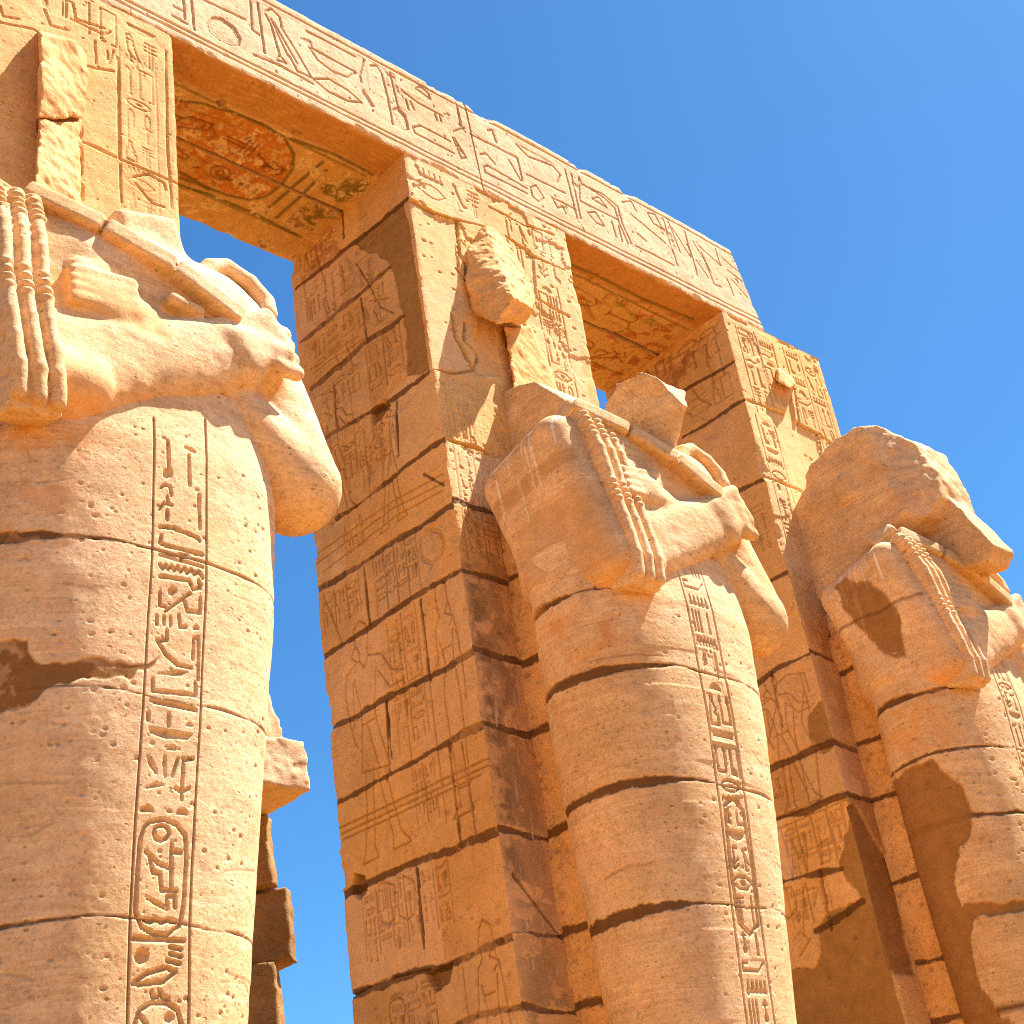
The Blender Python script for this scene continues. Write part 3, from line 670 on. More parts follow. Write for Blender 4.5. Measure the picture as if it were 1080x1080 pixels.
 'col_s': [[[-0.01,6.126],[-0.006,5.964]],[[0.12,6.075],[0.123,5.894]],[[0.103,6.125],[0.157,6.114]],[[0.179,5.848],[0.185,5.646]],[[-0.051,5.827],[-0.033,5.85],[0.002,5.851],[0.01,5.8]],[[-0.06,5.694],[-0.034,5.741],[0.01,5.739]],[[-0.016,5.784],[-0.008,5.751]],[[-0.017,5.697],[-0.017,5.645]],[[-0.061,5.59],[0.008,5.603],[0.113,5.593],[0.174,5.583]],[[-0.052,5.541],[-0.061,5.497],[-0.027,5.488],[0.199,5.494]],[[-0.061,5.429],[0.198,5.422]],[[0.067,5.461],[0.07,5.425]],[[-0.062,5.371],[-0.045,5.35],[-0.028,5.376],[-0.011,5.353],[0.006,5.379],[0.023,5.354],[0.041,5.382],[0.061,5.358],[0.084,5.386],[0.101,5.359],[0.124,5.387],[0.144,5.361],[0.171,5.388],[0.197,5.357]],[[-0.062,5.304],[0.109,5.319],[0.135,5.276],[0.178,5.294],[0.17,5.334]],[[-0.06,5.216],[-0.058,5.145],[-0.025,5.144]],[[-0.024,5.12],[0.118,5.248]],[[0.084,5.2],[0.102,5.147],[0.179,5.156],[0.179,5.237]],[[-0.074,5.086],[-0.072,5.039]],[[-0.032,5.095],[-0.031,5.048]],[[0.005,5.095],[0.006,5.048]],[[0.052,5.113],[0.061,5.051],[0.095,5.058]],[[-0.014,5.02],[-0.013,4.965],[-0.07,4.954],[-0.019,4.887],[0.048,4.845],[0.132,4.845]],[[0.14,4.893],[0.143,5.004],[0.172,5.018],[0.175,4.791]],[[-0.089,4.744],[-0.088,4.684],[0.159,4.703],[0.158,4.772]],[[-0.095,4.635],[0.16,4.624]],[[-0.108,4.569],[-0.107,4.533]],[[0.004,4.579],[0.006,4.521]]],
 'col_f': [[[0.167,5.857],[0.2,5.859],[0.194,5.763],[0.174,5.766]],[[-0.041,5.945],[0.012,5.969],[0.02,5.918],[-0.016,5.887],[-0.045,5.899]],[[-0.019,5.241],[0.006,5.266],[0.037,5.262],[0.041,5.235],[0.021,5.21],[-0.01,5.211]],[[0.132,5.066],[0.154,5.089],[0.18,5.079],[0.177,5.059],[0.138,5.048]],[[-0.09,4.774],[0.015,4.811],[0.141,4.826],[0.041,4.779]],[[-0.095,4.645],[0.019,4.649],[0.16,4.642],[0.16,4.612],[0.019,4.612],[-0.086,4.617]]],
 'col_s2': [[[0.097,4.36],[0.152,4.375]],[[0.097,4.36],[0.092,4.165]],[[0.058,4.216],[0.094,4.2],[0.133,4.225]],[[0.065,4.363],[0.037,4.275]],[[-0.076,4.037],[-0.001,4.056],[0.069,4.039],[0.117,3.99],[0.128,3.871],[0.118,3.671],[0.098,3.566],[0.032,3.517],[-0.042,3.519],[-0.101,3.547],[-0.136,3.615],[-0.132,3.782],[-0.124,3.952],[-0.105,4.007],[-0.076,4.037]],[[-0.143,3.494],[0.122,3.497]],[[-0.054,3.986],[-0.045,4.014],[-0.015,4.028],[0.016,4.02],[0.029,3.995],[0.015,3.967],[-0.012,3.953],[-0.043,3.961],[-0.054,3.986]],[[-0.092,3.896],[-0.023,3.844],[0.038,3.829]],[[-0.069,3.866],[-0.052,3.802],[-0.014,3.798],[-0.004,3.721],[0.078,3.725]],[[0.044,3.95],[0.048,3.725]],[[0.043,3.909],[0.096,3.908]],[[0.028,3.658],[0.026,3.697],[0.068,3.7],[0.07,3.648]],[[-0.088,3.58],[-0.058,3.571],[-0.03,3.586],[0.0,3.573],[0.037,3.588],[0.075,3.58]],[[0.048,3.467],[0.108,3.458]],[[0.049,3.436],[0.109,3.426]],[[0.035,3.404],[0.102,3.394]],[[-0.135,3.297],[-0.065,3.343],[0.036,3.372],[0.081,3.356],[0.023,3.309],[-0.106,3.292],[-0.135,3.297]],[[-0.042,3.263],[-0.035,3.239],[-0.006,3.24]],[[0.001,3.265],[0.016,3.24],[0.045,3.235]],[[-0.135,2.999],[-0.121,3.119],[-0.099,3.181],[-0.035,3.214],[0.037,3.216],[0.095,3.187],[0.116,3.125],[0.107,3.002]],[[-0.107,3.168],[-0.064,3.121]]],
 'col_f2': [[[-0.108,4.499],[0.156,4.504],[0.125,4.463],[-0.016,4.45],[-0.095,4.466]],[[0.088,4.532],[0.122,4.559],[0.158,4.537]],[[-0.011,4.394],[0.004,4.417],[0.027,4.429],[0.05,4.421],[0.064,4.401]],[[-0.113,4.359],[-0.082,4.349],[-0.041,4.293],[-0.048,4.264],[-0.095,4.306]],[[-0.017,4.379],[0.003,4.361],[0.009,4.265],[-0.008,4.242],[-0.024,4.33]],[[-0.128,4.186],[-0.054,4.236],[0.016,4.224],[-0.053,4.202]],[[-0.13,4.078],[-0.117,4.106],[-0.092,4.119],[-0.064,4.108],[-0.051,4.083]],[[0.055,4.085],[0.071,4.114],[0.094,4.127],[0.124,4.116],[0.137,4.088]],[[-0.137,3.414],[-0.119,3.446],[-0.091,3.454],[-0.056,3.43],[-0.067,3.392],[-0.102,3.376],[-0.127,3.39]],[[0.022,3.154],[0.044,3.179],[0.073,3.173],[0.083,3.149],[0.058,3.126],[0.029,3.133]],[[-0.107,3.7],[-0.048,3.682],[0.043,3.637],[0.029,3.626],[-0.047,3.653]]],
 's1_dark': [[[-1.005,4.898],[-0.697,4.919],[-0.659,4.79],[-0.52,4.754],[-0.24,4.83],[-0.053,4.854],[-0.266,4.743],[-0.519,4.664],[-0.712,4.616],[-0.987,4.513]]],
 'st_p2c': [[0.806,-0.074,10.474],[0.585,-0.019,10.15],[0.5,-0.025,9.726],[0.491,-0.037,9.405],[0.493,-0.285,9.103],[0.606,-0.434,9.331],[0.972,-0.322,9.432],[0.931,-0.211,9.335],[1.1,-0.26,9.672],[1.198,-0.062,10.139],[1.077,-0.031,10.473],[0.937,-0.031,10.544],[0.952,0.06,10.639],[0.631,0.06,10.226],[0.565,0.06,9.478],[1.235,0.06,9.631],[1.432,0.06,10.157]],
 'st_p2h': [[0.823,-0.083,9.334],[0.843,-0.093,8.666],[1.203,-0.05,9.505],[1.422,-0.05,8.765],[0.978,0.06,9.487],[0.975,0.06,8.626],[1.392,0.06,9.65],[1.64,0.06,8.853],[0.808,-0.093,8.48]],
 'st_p1c': [[-3.566,-0.21,10.092],[-3.445,-0.196,10.151],[-3.291,-0.154,10.226],[-3.142,-0.084,10.205],[-3.131,-0.091,9.958],[-3.543,-0.224,9.517],[-3.553,-0.182,9.316],[-3.171,-0.07,9.618],[-3.435,0.06,10.416],[-3.064,0.06,10.496],[-3.049,0.06,10.114],[-3.435,0.06,9.579],[-3.102,0.06,9.763]],
 'st_p1h': [[-3.539,-0.168,9.318],[-3.167,-0.063,9.608],[-3.56,-0.182,8.546],[-3.183,-0.07,8.684],[-3.428,0.06,9.565],[-3.102,0.06,9.744],[-3.443,0.06,8.782],[-3.114,0.06,8.812]],
 'st_p3c': [[4.945,-0.12,10.389],[5.337,-0.04,10.468],[5.256,-0.096,10.305],[5.048,-0.136,10.145],[4.887,-0.12,10.183],[4.997,-0.032,10.325],[5.228,0.05,10.598],[5.505,0.05,10.481],[5.128,0.05,10.41],[5.362,0.05,10.367]],
}

# ------------------------------------------------------------------ stone
def stone(name, pale, mid, dark, strata=0.0, pit=1.0, fine=1.0, red=(0.55, 0.20, 0.05), redamt=0.35):
    m = bpy.data.materials.new(name)
    m.use_nodes = True
    nt = m.node_tree
    N, L = nt.nodes, nt.links
    bs = N['Principled BSDF']
    bs.inputs['Roughness'].default_value = 0.84
    bs.inputs['Specular IOR Level'].default_value = 0.12
    geo = N.new('ShaderNodeNewGeometry')
    def mth(op, a, b=None, clamp=False):
        n = N.new('ShaderNodeMath'); n.operation = op; n.use_clamp = clamp
        for i, v in enumerate((a, b)):
            if v is None: continue
            if isinstance(v, (int, float)): n.inputs[i].default_value = v
            else: L.new(v, n.inputs[i])
        return n.outputs[0]
    def noise(scale, det=4, rough=0.55, vec=None, dist=0.0):
        n = N.new('ShaderNodeTexNoise'); n.inputs['Scale'].default_value = scale; n.inputs['Detail'].default_value = det
        n.inputs['Roughness'].default_value = rough; n.inputs['Distortion'].default_value = dist
        L.new(vec or geo.outputs['Position'], n.inputs['Vector'])
        return n.outputs['Fac']
    def ramp(v, stops, interp='LINEAR'):
        r = N.new('ShaderNodeValToRGB'); r.color_ramp.interpolation = interp
        e = r.color_ramp.elements
        while len(e) < len(stops): e.new(0.5)
        for k, (p, c) in enumerate(stops):
            e[k].position = p
            e[k].color = (c, c, c, 1) if isinstance(c, (int, float)) else (*c, 1)
        L.new(v, r.inputs[0])
        return r.outputs[0]
    def mix(f, a, b, mode='MIX'):
        n = N.new('ShaderNodeMix'); n.data_type = 'RGBA'; n.blend_type = mode
        for i, v in ((0, f), (6, a), (7, b)):
            if isinstance(v, (int, float)): n.inputs[i].default_value = v
            elif isinstance(v, tuple): n.inputs[i].default_value = (*v, 1)
            else: L.new(v, n.inputs[i])
        return n.outputs[2]
    big = noise(0.55, 4, 0.6)
    col = ramp(big, [(0.3, dark), (0.5, mid), (0.72, pale)])
    med = ramp(noise(3.2, 5, 0.62), [(0.3, 0.78), (0.55, 1.0), (0.75, 1.12)])
    col = mix(0.8, col, med, 'MULTIPLY')
    if strata > 0:
        mp = N.new('ShaderNodeMapping'); mp.inputs['Scale'].default_value = (0.45, 0.45, 6.5)
        mp.inputs['Rotation'].default_value = (math.radians(7), math.radians(-9), 0)
        L.new(geo.outputs['Position'], mp.inputs['Vector'])
        st = noise(1.0, 6, 0.68, mp.outputs[0], 0.9)
        col = mix(strata, col, ramp(st, [(0.3, (0.80, 0.70, 0.56)), (0.45, (1.0, 0.97, 0.92)), (0.52, (0.88, 0.79, 0.66)), (0.58, (1.05, 1.03, 1.0)), (0.72, (0.86, 0.76, 0.63))]), 'MULTIPLY')
    rd = ramp(noise(1.1, 6, 0.7, None, 0.4), [(0.56, 0.0), (0.70, 1.0)])
    col = mix(mth('MULTIPLY', rd, redamt), col, red)
    # grain and small dark holes
    gr = noise(55.0, 4, 0.75)
    col = mix(0.8, col, ramp(gr, [(0.3, 0.55), (0.45, 1.0), (0.72, 1.22)]), 'MULTIPLY')
    col = mix(0.7, col, ramp(noise(16.0, 4, 0.7), [(0.3, 0.72), (0.45, 1.0), (0.7, 1.16)]), 'MULTIPLY')
    vo = N.new('ShaderNodeTexVoronoi'); vo.inputs['Scale'].default_value = 17.0
    vo.inputs['Randomness'].default_value = 1.0
    mp2 = N.new('ShaderNodeMapping'); mp2.inputs['Scale'].default_value = (0.75, 0.75, 1.5)
    L.new(geo.outputs['Position'], mp2.inputs['Vector']); L.new(mp2.outputs[0], vo.inputs['Vector'])
    hole = mth('MULTIPLY', ramp(vo.outputs['Distance'], [(0.13, 1.0), (0.20, 0.0)]), ramp(noise(7.0, 4), [(0.52, 0.0), (0.62, 1.0)]))
    hole = mth('MULTIPLY', hole, pit)
    col = mix(mth('MULTIPLY', hole, 0.8), col, (0.20, 0.09, 0.03))
    pa = N.new('ShaderNodeAttribute'); pa.attribute_name = 'paint'
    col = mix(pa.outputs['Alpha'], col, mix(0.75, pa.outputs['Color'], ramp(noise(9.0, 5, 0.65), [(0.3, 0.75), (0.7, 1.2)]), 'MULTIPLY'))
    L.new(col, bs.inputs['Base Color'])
    smooth = mth('SUBTRACT', 1.0, mth('MULTIPLY', pa.outputs['Alpha'], 0.55))
    h = mth('ADD', mth('MULTIPLY', noise(45.0, 6, 0.75), 0.008 * fine), mth('MULTIPLY', noise(9.0, 5, 0.6), 0.016 * fine))
    h = mth('MULTIPLY', h, smooth)
    h = mth('SUBTRACT', h, mth('MULTIPLY', hole, 0.008))
    bp = N.new('ShaderNodeBump'); bp.inputs['Strength'].default_value = 0.75; bp.inputs['Distance'].default_value = 1.0
    L.new(h, bp.inputs['Height']); L.new(bp.outputs[0], bs.inputs['Normal'])
    return m

M_PILLAR = stone('pillar_sandstone', (0.78, 0.49, 0.24), (0.70, 0.405, 0.155), (0.56, 0.30, 0.095), 0.35, 0.7, 1.0)
M_BEAM = stone('architrave_sandstone', (0.75, 0.53, 0.345), (0.68, 0.455, 0.26), (0.58, 0.36, 0.17), 0.3, 0.6, 1.0, redamt=0.12)
M_STATUE = stone('statue_sandstone', (0.78, 0.56, 0.35), (0.71, 0.48, 0.26), (0.60, 0.37, 0.165), 0.9, 0.75, 0.9, redamt=0.3)
M_RUIN_SHADED = stone('ruin_sandstone_shaded', (0.42, 0.25, 0.10), (0.33, 0.185, 0.07), (0.24, 0.125, 0.045), 0.5, 0.8, 1.6)  # albedo lowered so the blocks under the capstone look shaded
M_SAND = stone('court_sand', (0.34, 0.162, 0.032), (0.30, 0.14, 0.027), (0.25, 0.112, 0.021), 0.0, 0.3, 2.0, redamt=0.0)

MORTAR = (0.30, 0.155, 0.042)
GRIME_SHADE = (0.12, 0.05, 0.012)  # dark joint mortar; doubles as the shade painted into carved strokes
ORANGE = (0.62, 0.20, 0.04)

ZS = 11.0          # height of the architrave's underside
HB = 1.09          # height of the architrave
D = 1.783          # depth of a pillar
X2, X3 = 0.0, 4.354
PW = 2.0
GAP = 2.354

# ------------------------------------------------------------------ ground
acc = Acc()
r = np.concatenate([[0], np.geomspace(3, 1200, 50)])
t = np.linspace(0, 2 * math.pi, 73)
RR, TT = np.meshgrid(r, t)
GP = np.stack([RR * np.cos(TT), RR * np.sin(TT), 0 * RR], -1)
GP[..., 2] = 0.05 * fbm(GP, 0.35, 3, 3) * np.clip(RR / 6, 0, 1) + 0.6 * fbm(GP, 0.02, 3, 4) * np.clip((RR - 40) / 60, 0, 1) - 0.05
acc.grid(GP, flip=True)
g = acc.build('ground', M_SAND)
g['kind'] = 'structure'

# ------------------------------------------------------------------ pillars
def axis_b(z0, zf, z1, hf, hc=0.06):
    return np.concatenate([np.arange(z0, zf, hc), np.linspace(zf, z1, int((z1 - zf) / hf))])

def lin(L, h):
    return np.linspace(0, L, max(2, int(L / h) + 1))

def side_xf(p):
    return p

def make_pillar(name, label, X0, w, front, left, ztop=ZS, zf=2.9, hf=0.009, ha=0.009, hl=0.009, right=None):
    root = thing(name, label, 'pillar', (X0 + w / 2, D / 2, 0), 'pillars of the colonnade')
    b = axis_b(0.0, zf, ztop, hf)
    PF = Panel(lin(w, ha), b, int(X0 * 10) + 101)
    PR = Panel(lin(D, 0.06), b, int(X0 * 10) + 102)
    PB = Panel(lin(w, 0.08), b, int(X0 * 10) + 103)
    PL = Panel(lin(D, hl), b, int(X0 * 10) + 104)
    PF.xf = lambda p: p - [X0, 0]
    for P in (PF, PR, PB, PL):
        P.rough(0.008, 1.2, 3)
        P.rough(0.004, 6.0, 4, 2)
    front(PF)
    left(PL)
    if right: right(PR)
    chip_edges(PL, X0 * 3 + 1, 0.035, 2.2, True, False)
    chip_edges(PF, X0 * 3 + 2, 0.03, 2.2, True, True, 0.2)
    chip_edges(PL, X0 * 3 + 5, 0.02, 2.2, False, True, 0.25)
    acc = Acc()
    ring(acc, [(X0, 0), (X0 + w, 0), (X0 + w, D), (X0, D)], [PF, PR, PB, PL], [0, 1, 2])
    acc.build('shaft', M_PILLAR, root)
    return root

# panels read their designs through xf
_fx0 = Panel.fx
def _fx(s, pts):
    p = np.array(pts, np.float64).reshape(-1, 2)
    f = getattr(s, 'xf', None)
    return f(p) if f else p
Panel.fx = _fx

MAN = [[(.46,.86),(.40,.91),(.40,.97),(.50,1.0),(.60,.97),(.62,.92),(.58,.86)], [(.40,.90),(.33,.86),(.40,.83)], [(.46,.86),(.45,.83),(.22,.80),(.18,.70),(.22,.58),(.26,.50),(.30,.47)], [(.32,.76),(.30,.66),(.28,.56)],
 [(.58,.86),(.58,.83),(.80,.80),(.92,.71),(1.10,.68)], [(.72,.74),(.88,.64),(1.10,.64)], [(.34,.76),(.40,.62),(.40,.54)], [(.70,.76),(.62,.62),(.62,.54)], [(.40,.54),(.33,.36),(.76,.33),(.62,.54)], [(.48,.54),(.60,.34)], [(.40,.55),(.62,.55)],
 [(.38,.36),(.35,.2),(.28,.05),(.22,.0),(.46,.0)], [(.50,.36),(.46,.2),(.42,.05),(.46,0)], [(.56,.34),(.63,.2),(.70,.05),(.68,0),(.94,0)], [(.68,.34),(.74,.2),(.82,.06),(.94,0)], [(.44,.83),(.52,.785),(.60,.83)], [(1.08,.9),(1.08,.3)]]
LADY = [[(.44,.80),(.36,.84),(.36,.92),(.48,.95),(.58,.92),(.60,.86),(.56,.80)], [(.36,.86),(.30,.76),(.38,.74)], [(.44,.80),(.28,.77),(.24,.66),(.22,.5),(.24,.42)], [(.56,.80),(.66,.76),(.72,.62),(.90,.56)], [(.34,.72),(.38,.6),(.34,.46),(.36,.2),(.40,.03)], [(.62,.70),(.58,.6),(.66,.46),(.62,.2),(.60,.03)], [(.40,.03),(.36,0),(.78,0),(.60,.05)], [(.36,.10),(.61,.10)], [(.40,.66),(.60,.66)], [(.92,.80),(.92,.0)]]
def figure(P, tmpl, x, z, w, h, flip=False, sw=0.014, d=0.018, a=0.5):
    for L_ in tmpl:
        q = np.array(L_, float)
        if flip: q[:, 0] = 1 - q[:, 0]
        P.stroke(q * [w, h] + [x, z], sw, d, GRIME_SHADE, a)  # outline darkened, painted shade for the incised groove

def courses(P, zs, seed, lo=-0.13, hi=0.13):
    """every block its own slight tone, course by course"""
    rg = np.random.default_rng(seed)
    L_ = P.a[-1]
    tones = [(0.78, 0.53, 0.31), (0.58, 0.345, 0.125), (0.48, 0.27, 0.09), (0.66, 0.45, 0.22), (0.50, 0.34, 0.18), (0.72, 0.41, 0.12)]
    X, Y = np.meshgrid(P.a, P.b)
    for z0, z1 in zip(zs[:-1], zs[1:]):
        x = -0.1
        while x < L_:
            w = rg.uniform(0.5, 1.3)
            p = np.array([(x, z0), (x + w, z0), (x + w, z1), (x, z1)])
            r_ = P.win(p, 0)
            t = tones[rg.integers(len(tones))]
            if r_ is not None:
                sl, _, _ = r_
                P.mixc(sl, np.full(P.C[sl].shape[:2], rg.uniform(0.15, 0.6)), t)
            x += w

def left2(P):
    P.gcol = (GRIME_SHADE, 0.45)
    courses(P, [2.9, 3.57, 4.04, 4.80, 5.55, 6.14, 6.81, 7.40, 7.96, 8.75, 9.41, 9.97, 10.57, 11], 5)
    figure(P, MAN, 0.10, 4.98, 0.80, 1.95)
    figure(P, LADY, 1.22, 4.98, 0.55, 1.95, True)
    figure(P, MAN, 0.12, 2.2, 0.75, 1.75)
    figure(P, LADY, 1.20, 2.6, 0.58, 1.7, True)
    figure(P, MAN, 0.15, 7.95, 0.5, 1.3)
    figure(P, MAN, 0.85, 7.55, 0.5, 1.2, True)
    P.erode(0.30, 0.012, 1.6, 1)
    for q in [T['l2_fig'][k] for k in (10, 12, 13, 14)] + [T['l2_fig3'][k] for k in (5, 6, 7, -3, -2)] + T['l2_up']:
        P.stroke(q, 0.015, 0.020, GRIME_SHADE, 0.45)  # shade painted along each carved line
    for q in T['l2_disc']:
        P.stroke(q + q[:1], 0.035, 0.026)
        P.sunk(q, 0.012, 0.03, 0.6)
    P.block(0.75, 1.30, 6.86, 7.36, 0.14, 0.016, 0.013)
    P.block(0.84, 1.20, 5.70, 6.76, 0.18, 0.015, 0.014)
    P.block(0.05, 0.55, 7.0, 7.34, 0.16, 0.015, 0.014)
    P.block(0.22, 1.22, 4.28, 4.76, 0.165, 0.017, 0.016)
    P.block(0.42, 0.95, 3.62, 4.0, 0.17, 0.017, 0.016, False)
    P.block(0.40, 0.70, 7.48, 7.88, 0.15, 0.015, 0.012, False)
    P.block(0.5, 1.1, 8.1, 8.62, 0.2, 0.018, 0.014, False)
    P.block(0.25, 0.85, 9.02, 9.34, 0.2, 0.018, 0.014, False)
    P.block(0.95, 1.42, 8.85, 9.36, 0.2, 0.018, 0.014)
    P.block(0.2, 1.3, 9.5, 9.92, 0.22, 0.02, 0.014, False)
    P.block(0.15, 1.2, 10.05, 10.5, 0.25, 0.022, 0.016, False)
    P.block(0.1, 0.7, 10.62, 10.96, 0.2, 0.02, 0.016, False)
    P.block(0.95, 1.2, 5.05, 5.5, 0.13, 0.014, 0.012)
    P.erode(0.34, 0.010, 3.4, 2)
    P.patch(T['l2_patch'][0], 0.014, MORTAR, 0.92, 0.04, edge=0.008)
    for k, w in (('l2_joints', 0.052), ('l2_joints2', 0.052), ('l2_joints3', 0.054)):
        for q in T[k]:
            P.joint(q, w, 0.008, 0.035, 0.9, GRIME_SHADE, 0.92)
    for k in ('l2_vert', 'l2_vert2', 'l2_vert3'):
        for q in T[k]:
            P.joint(q, 0.030, 0.008, 0.015, 1.0, GRIME_SHADE, 0.9)
    for k in ('l2_thin', 'l2_thin3'):
        for q in T[k]:
            P.joint(q, 0.014, 0.03, 0.012, 0.5, GRIME_SHADE, 0.6)
    for k in ('l2_holes', 'l2_holes2'):
        for q in T[k]:
            P.patch(q, 0.07, GRIME_SHADE, 0.8, 0.03)
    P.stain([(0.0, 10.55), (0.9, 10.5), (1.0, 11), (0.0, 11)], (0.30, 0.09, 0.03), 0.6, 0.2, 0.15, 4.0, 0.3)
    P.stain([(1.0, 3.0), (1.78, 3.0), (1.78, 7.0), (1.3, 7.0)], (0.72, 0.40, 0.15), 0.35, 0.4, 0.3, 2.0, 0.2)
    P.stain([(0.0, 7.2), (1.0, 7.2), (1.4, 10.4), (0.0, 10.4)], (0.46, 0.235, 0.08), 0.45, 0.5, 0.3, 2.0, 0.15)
    P.pits(260, 0.006, 0.025, 0.014, yr=(3, 11))

def front2(P):
    P.gcol = (GRIME_SHADE, 0.2)
    courses(P, [2.9, 3.57, 4.04, 4.80, 5.55, 6.14, 6.81, 7.40, 7.96, 8.75, 9.6, 10.5, 11], 6)
    P.erode(0.28, 0.010, 2.0, 1, (5, 11))
    s = T['f2_strip']
    P.column(1.42 + 0, 1.72, 8.2, 10.2, None, 0.015, 0.013)
    P.column(1.50, 1.80, 7.0, 8.2, None, 0.015, 0.013)
    P.column(0.09, 0.30, 6.9, 8.66, None, 0.015, 0.013)
    P.column(0.30, 0.47, 6.9, 8.66, None, 0.015, 0.013)
    P.block(0.05, 0.9, 10.55, 10.95, 0.4, 0.014, 0.010, False)
    P.block(1.1, 1.85, 10.35, 10.85, 0.35, 0.014, 0.012, False)
    P.erode(0.25, 0.012, 3.0, 3, (6, 11))
    P.patch(T['f2_smooth'][0], 0.022, (0.74, 0.44, 0.22), 0.6, 0.015)
    P.patch(T['f2_smooth2'][0], 0.02, (0.72, 0.42, 0.18), 0.5, 0.015)
    P.patch(T['f2_smooth2'][1], 0.02, (0.72, 0.42, 0.18), 0.5, 0.015)
    P.patch([(0.45, 8.75), (0.78, 8.85), (0.80, 9.6), (0.62, 9.5)], 0.03, (0.66, 0.36, 0.14), 0.6, 0.03)
    for q in T['f2_crack']:
        P.joint(q, 0.026, 0.035, 0.02, 0.8, GRIME_SHADE, 0.45)
    for q in T['f2_edge']:
        P.joint(q, 0.03, 0.045, 0.015, 0.6, GRIME_SHADE, 0.4)
    for z in (6.14, 5.55, 4.77, 4.06, 3.56, 6.80, 7.42):
        P.joint([(0, z), (0.5, z - 0.02)], 0.046, 0.008, 0.03, 0.9, GRIME_SHADE, 0.92)
    P.joint([(0.1, 4.45), (0.3, 4.2), (0.45, 4.05)], 0.03, 0.04, 0.03, 0.8, GRIME_SHADE, 0.7)
    # dark brown band down the re-entrant angle and white streaks
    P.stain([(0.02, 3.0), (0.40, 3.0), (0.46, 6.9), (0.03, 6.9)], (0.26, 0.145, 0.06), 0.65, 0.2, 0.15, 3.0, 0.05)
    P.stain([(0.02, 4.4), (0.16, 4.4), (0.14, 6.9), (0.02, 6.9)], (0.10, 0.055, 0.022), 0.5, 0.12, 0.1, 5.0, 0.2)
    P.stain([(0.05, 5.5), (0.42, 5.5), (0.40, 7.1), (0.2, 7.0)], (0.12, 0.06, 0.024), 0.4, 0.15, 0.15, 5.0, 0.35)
    for k in range(26):
        x, z = P.rng.uniform(0.12, 0.42), P.rng.uniform(3.2, 5.8)
        P.stain([(x, z), (x + 0.012, z), (x + 0.01, z + P.rng.uniform(0.1, 0.45)), (x, z + 0.1)], (0.82, 0.74, 0.62), 0.6, 0.012, 0.01, 9.0, 0.25)
    P.pits(420, 0.005, 0.02, 0.012, yr=(6, 11))

def left3(P):
    P.gcol = (GRIME_SHADE, 0.4)
    courses(P, [4, 4.6, 5.0, 5.57, 6.06, 6.97, 7.83, 8.91, 9.86, 10.37, 11], 9)
    figure(P, MAN, 0.95, 5.62, 0.62, 1.33, False, 0.015, 0.018, 0.5)
    figure(P, LADY, 0.9, 7.0, 0.6, 1.7, False, 0.014, 0.008, 0.15)
    P.erode(0.30, 0.012, 1.6, 1)
    for k in ('l3_fig', 'l3_fig2'):
        for q in T[k]:
            P.stroke(q, 0.016, 0.020, GRIME_SHADE, 0.45)  # groove shade painted into the figure lines
    P.block(1.0, 1.7, 5.05, 5.5, 0.19, 0.02, 0.016)
    P.block(0.9, 1.35, 4.6, 4.95, 0.2, 0.02, 0.016)
    P.block(0.95, 1.15, 5.65, 6.0, 0.2, 0.018, 0.014)
    P.block(0.9, 1.7, 8.1, 8.7, 0.2, 0.014, 0.008, False)
    P.block(0.4, 1.7, 10.42, 10.95, 0.3, 0.024, 0.018, False)
    P.block(0.7, 1.7, 9.9, 10.3, 0.3, 0.02, 0.012, False)
    P.erode(0.24, 0.012, 2.4, 2)
    for q in T['l3_patch']:
        P.patch(q, 0.014, (0.32, 0.16, 0.042), 0.92, 0.06, edge=0.008)
    for k, w in (('l3_joints', 0.042), ('l3_joints2', 0.052)):
        for q in T[k]:
            P.joint(q, w, 0.008, 0.03, 0.9, GRIME_SHADE, 0.92)
    P.joint([(1.3, 6.97), (1.28, 6.4)], 0.025, 0.04, 0.01, 0.6, GRIME_SHADE, 0.6)
    P.joint([(1.3, 5.0), (1.28, 4.5)], 0.03, 0.04, 0.02, 0.6, GRIME_SHADE, 0.6)
    P.joint([(0.95, 10.2), (1.15, 10.0), (1.25, 9.9)], 0.012, 0.02, 0.03, 0.6, GRIME_SHADE, 0.6)
    for (x, y) in ((1.05, 10.62), (1.2, 10.72), (0.9, 10.5)):
        P.stain(arc(x, y, 0.09, 0.08), (0.25, 0.07, 0.03), 0.7, 0.05, 0.04, 8.0, 0.15)
        P.stroke(arc(x, y, 0.1, 0.09), 0.02, 0.02)
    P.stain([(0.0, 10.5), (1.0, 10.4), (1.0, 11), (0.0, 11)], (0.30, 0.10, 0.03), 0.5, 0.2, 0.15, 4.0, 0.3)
    P.pits(200, 0.006, 0.022, 0.012, yr=(4, 11))

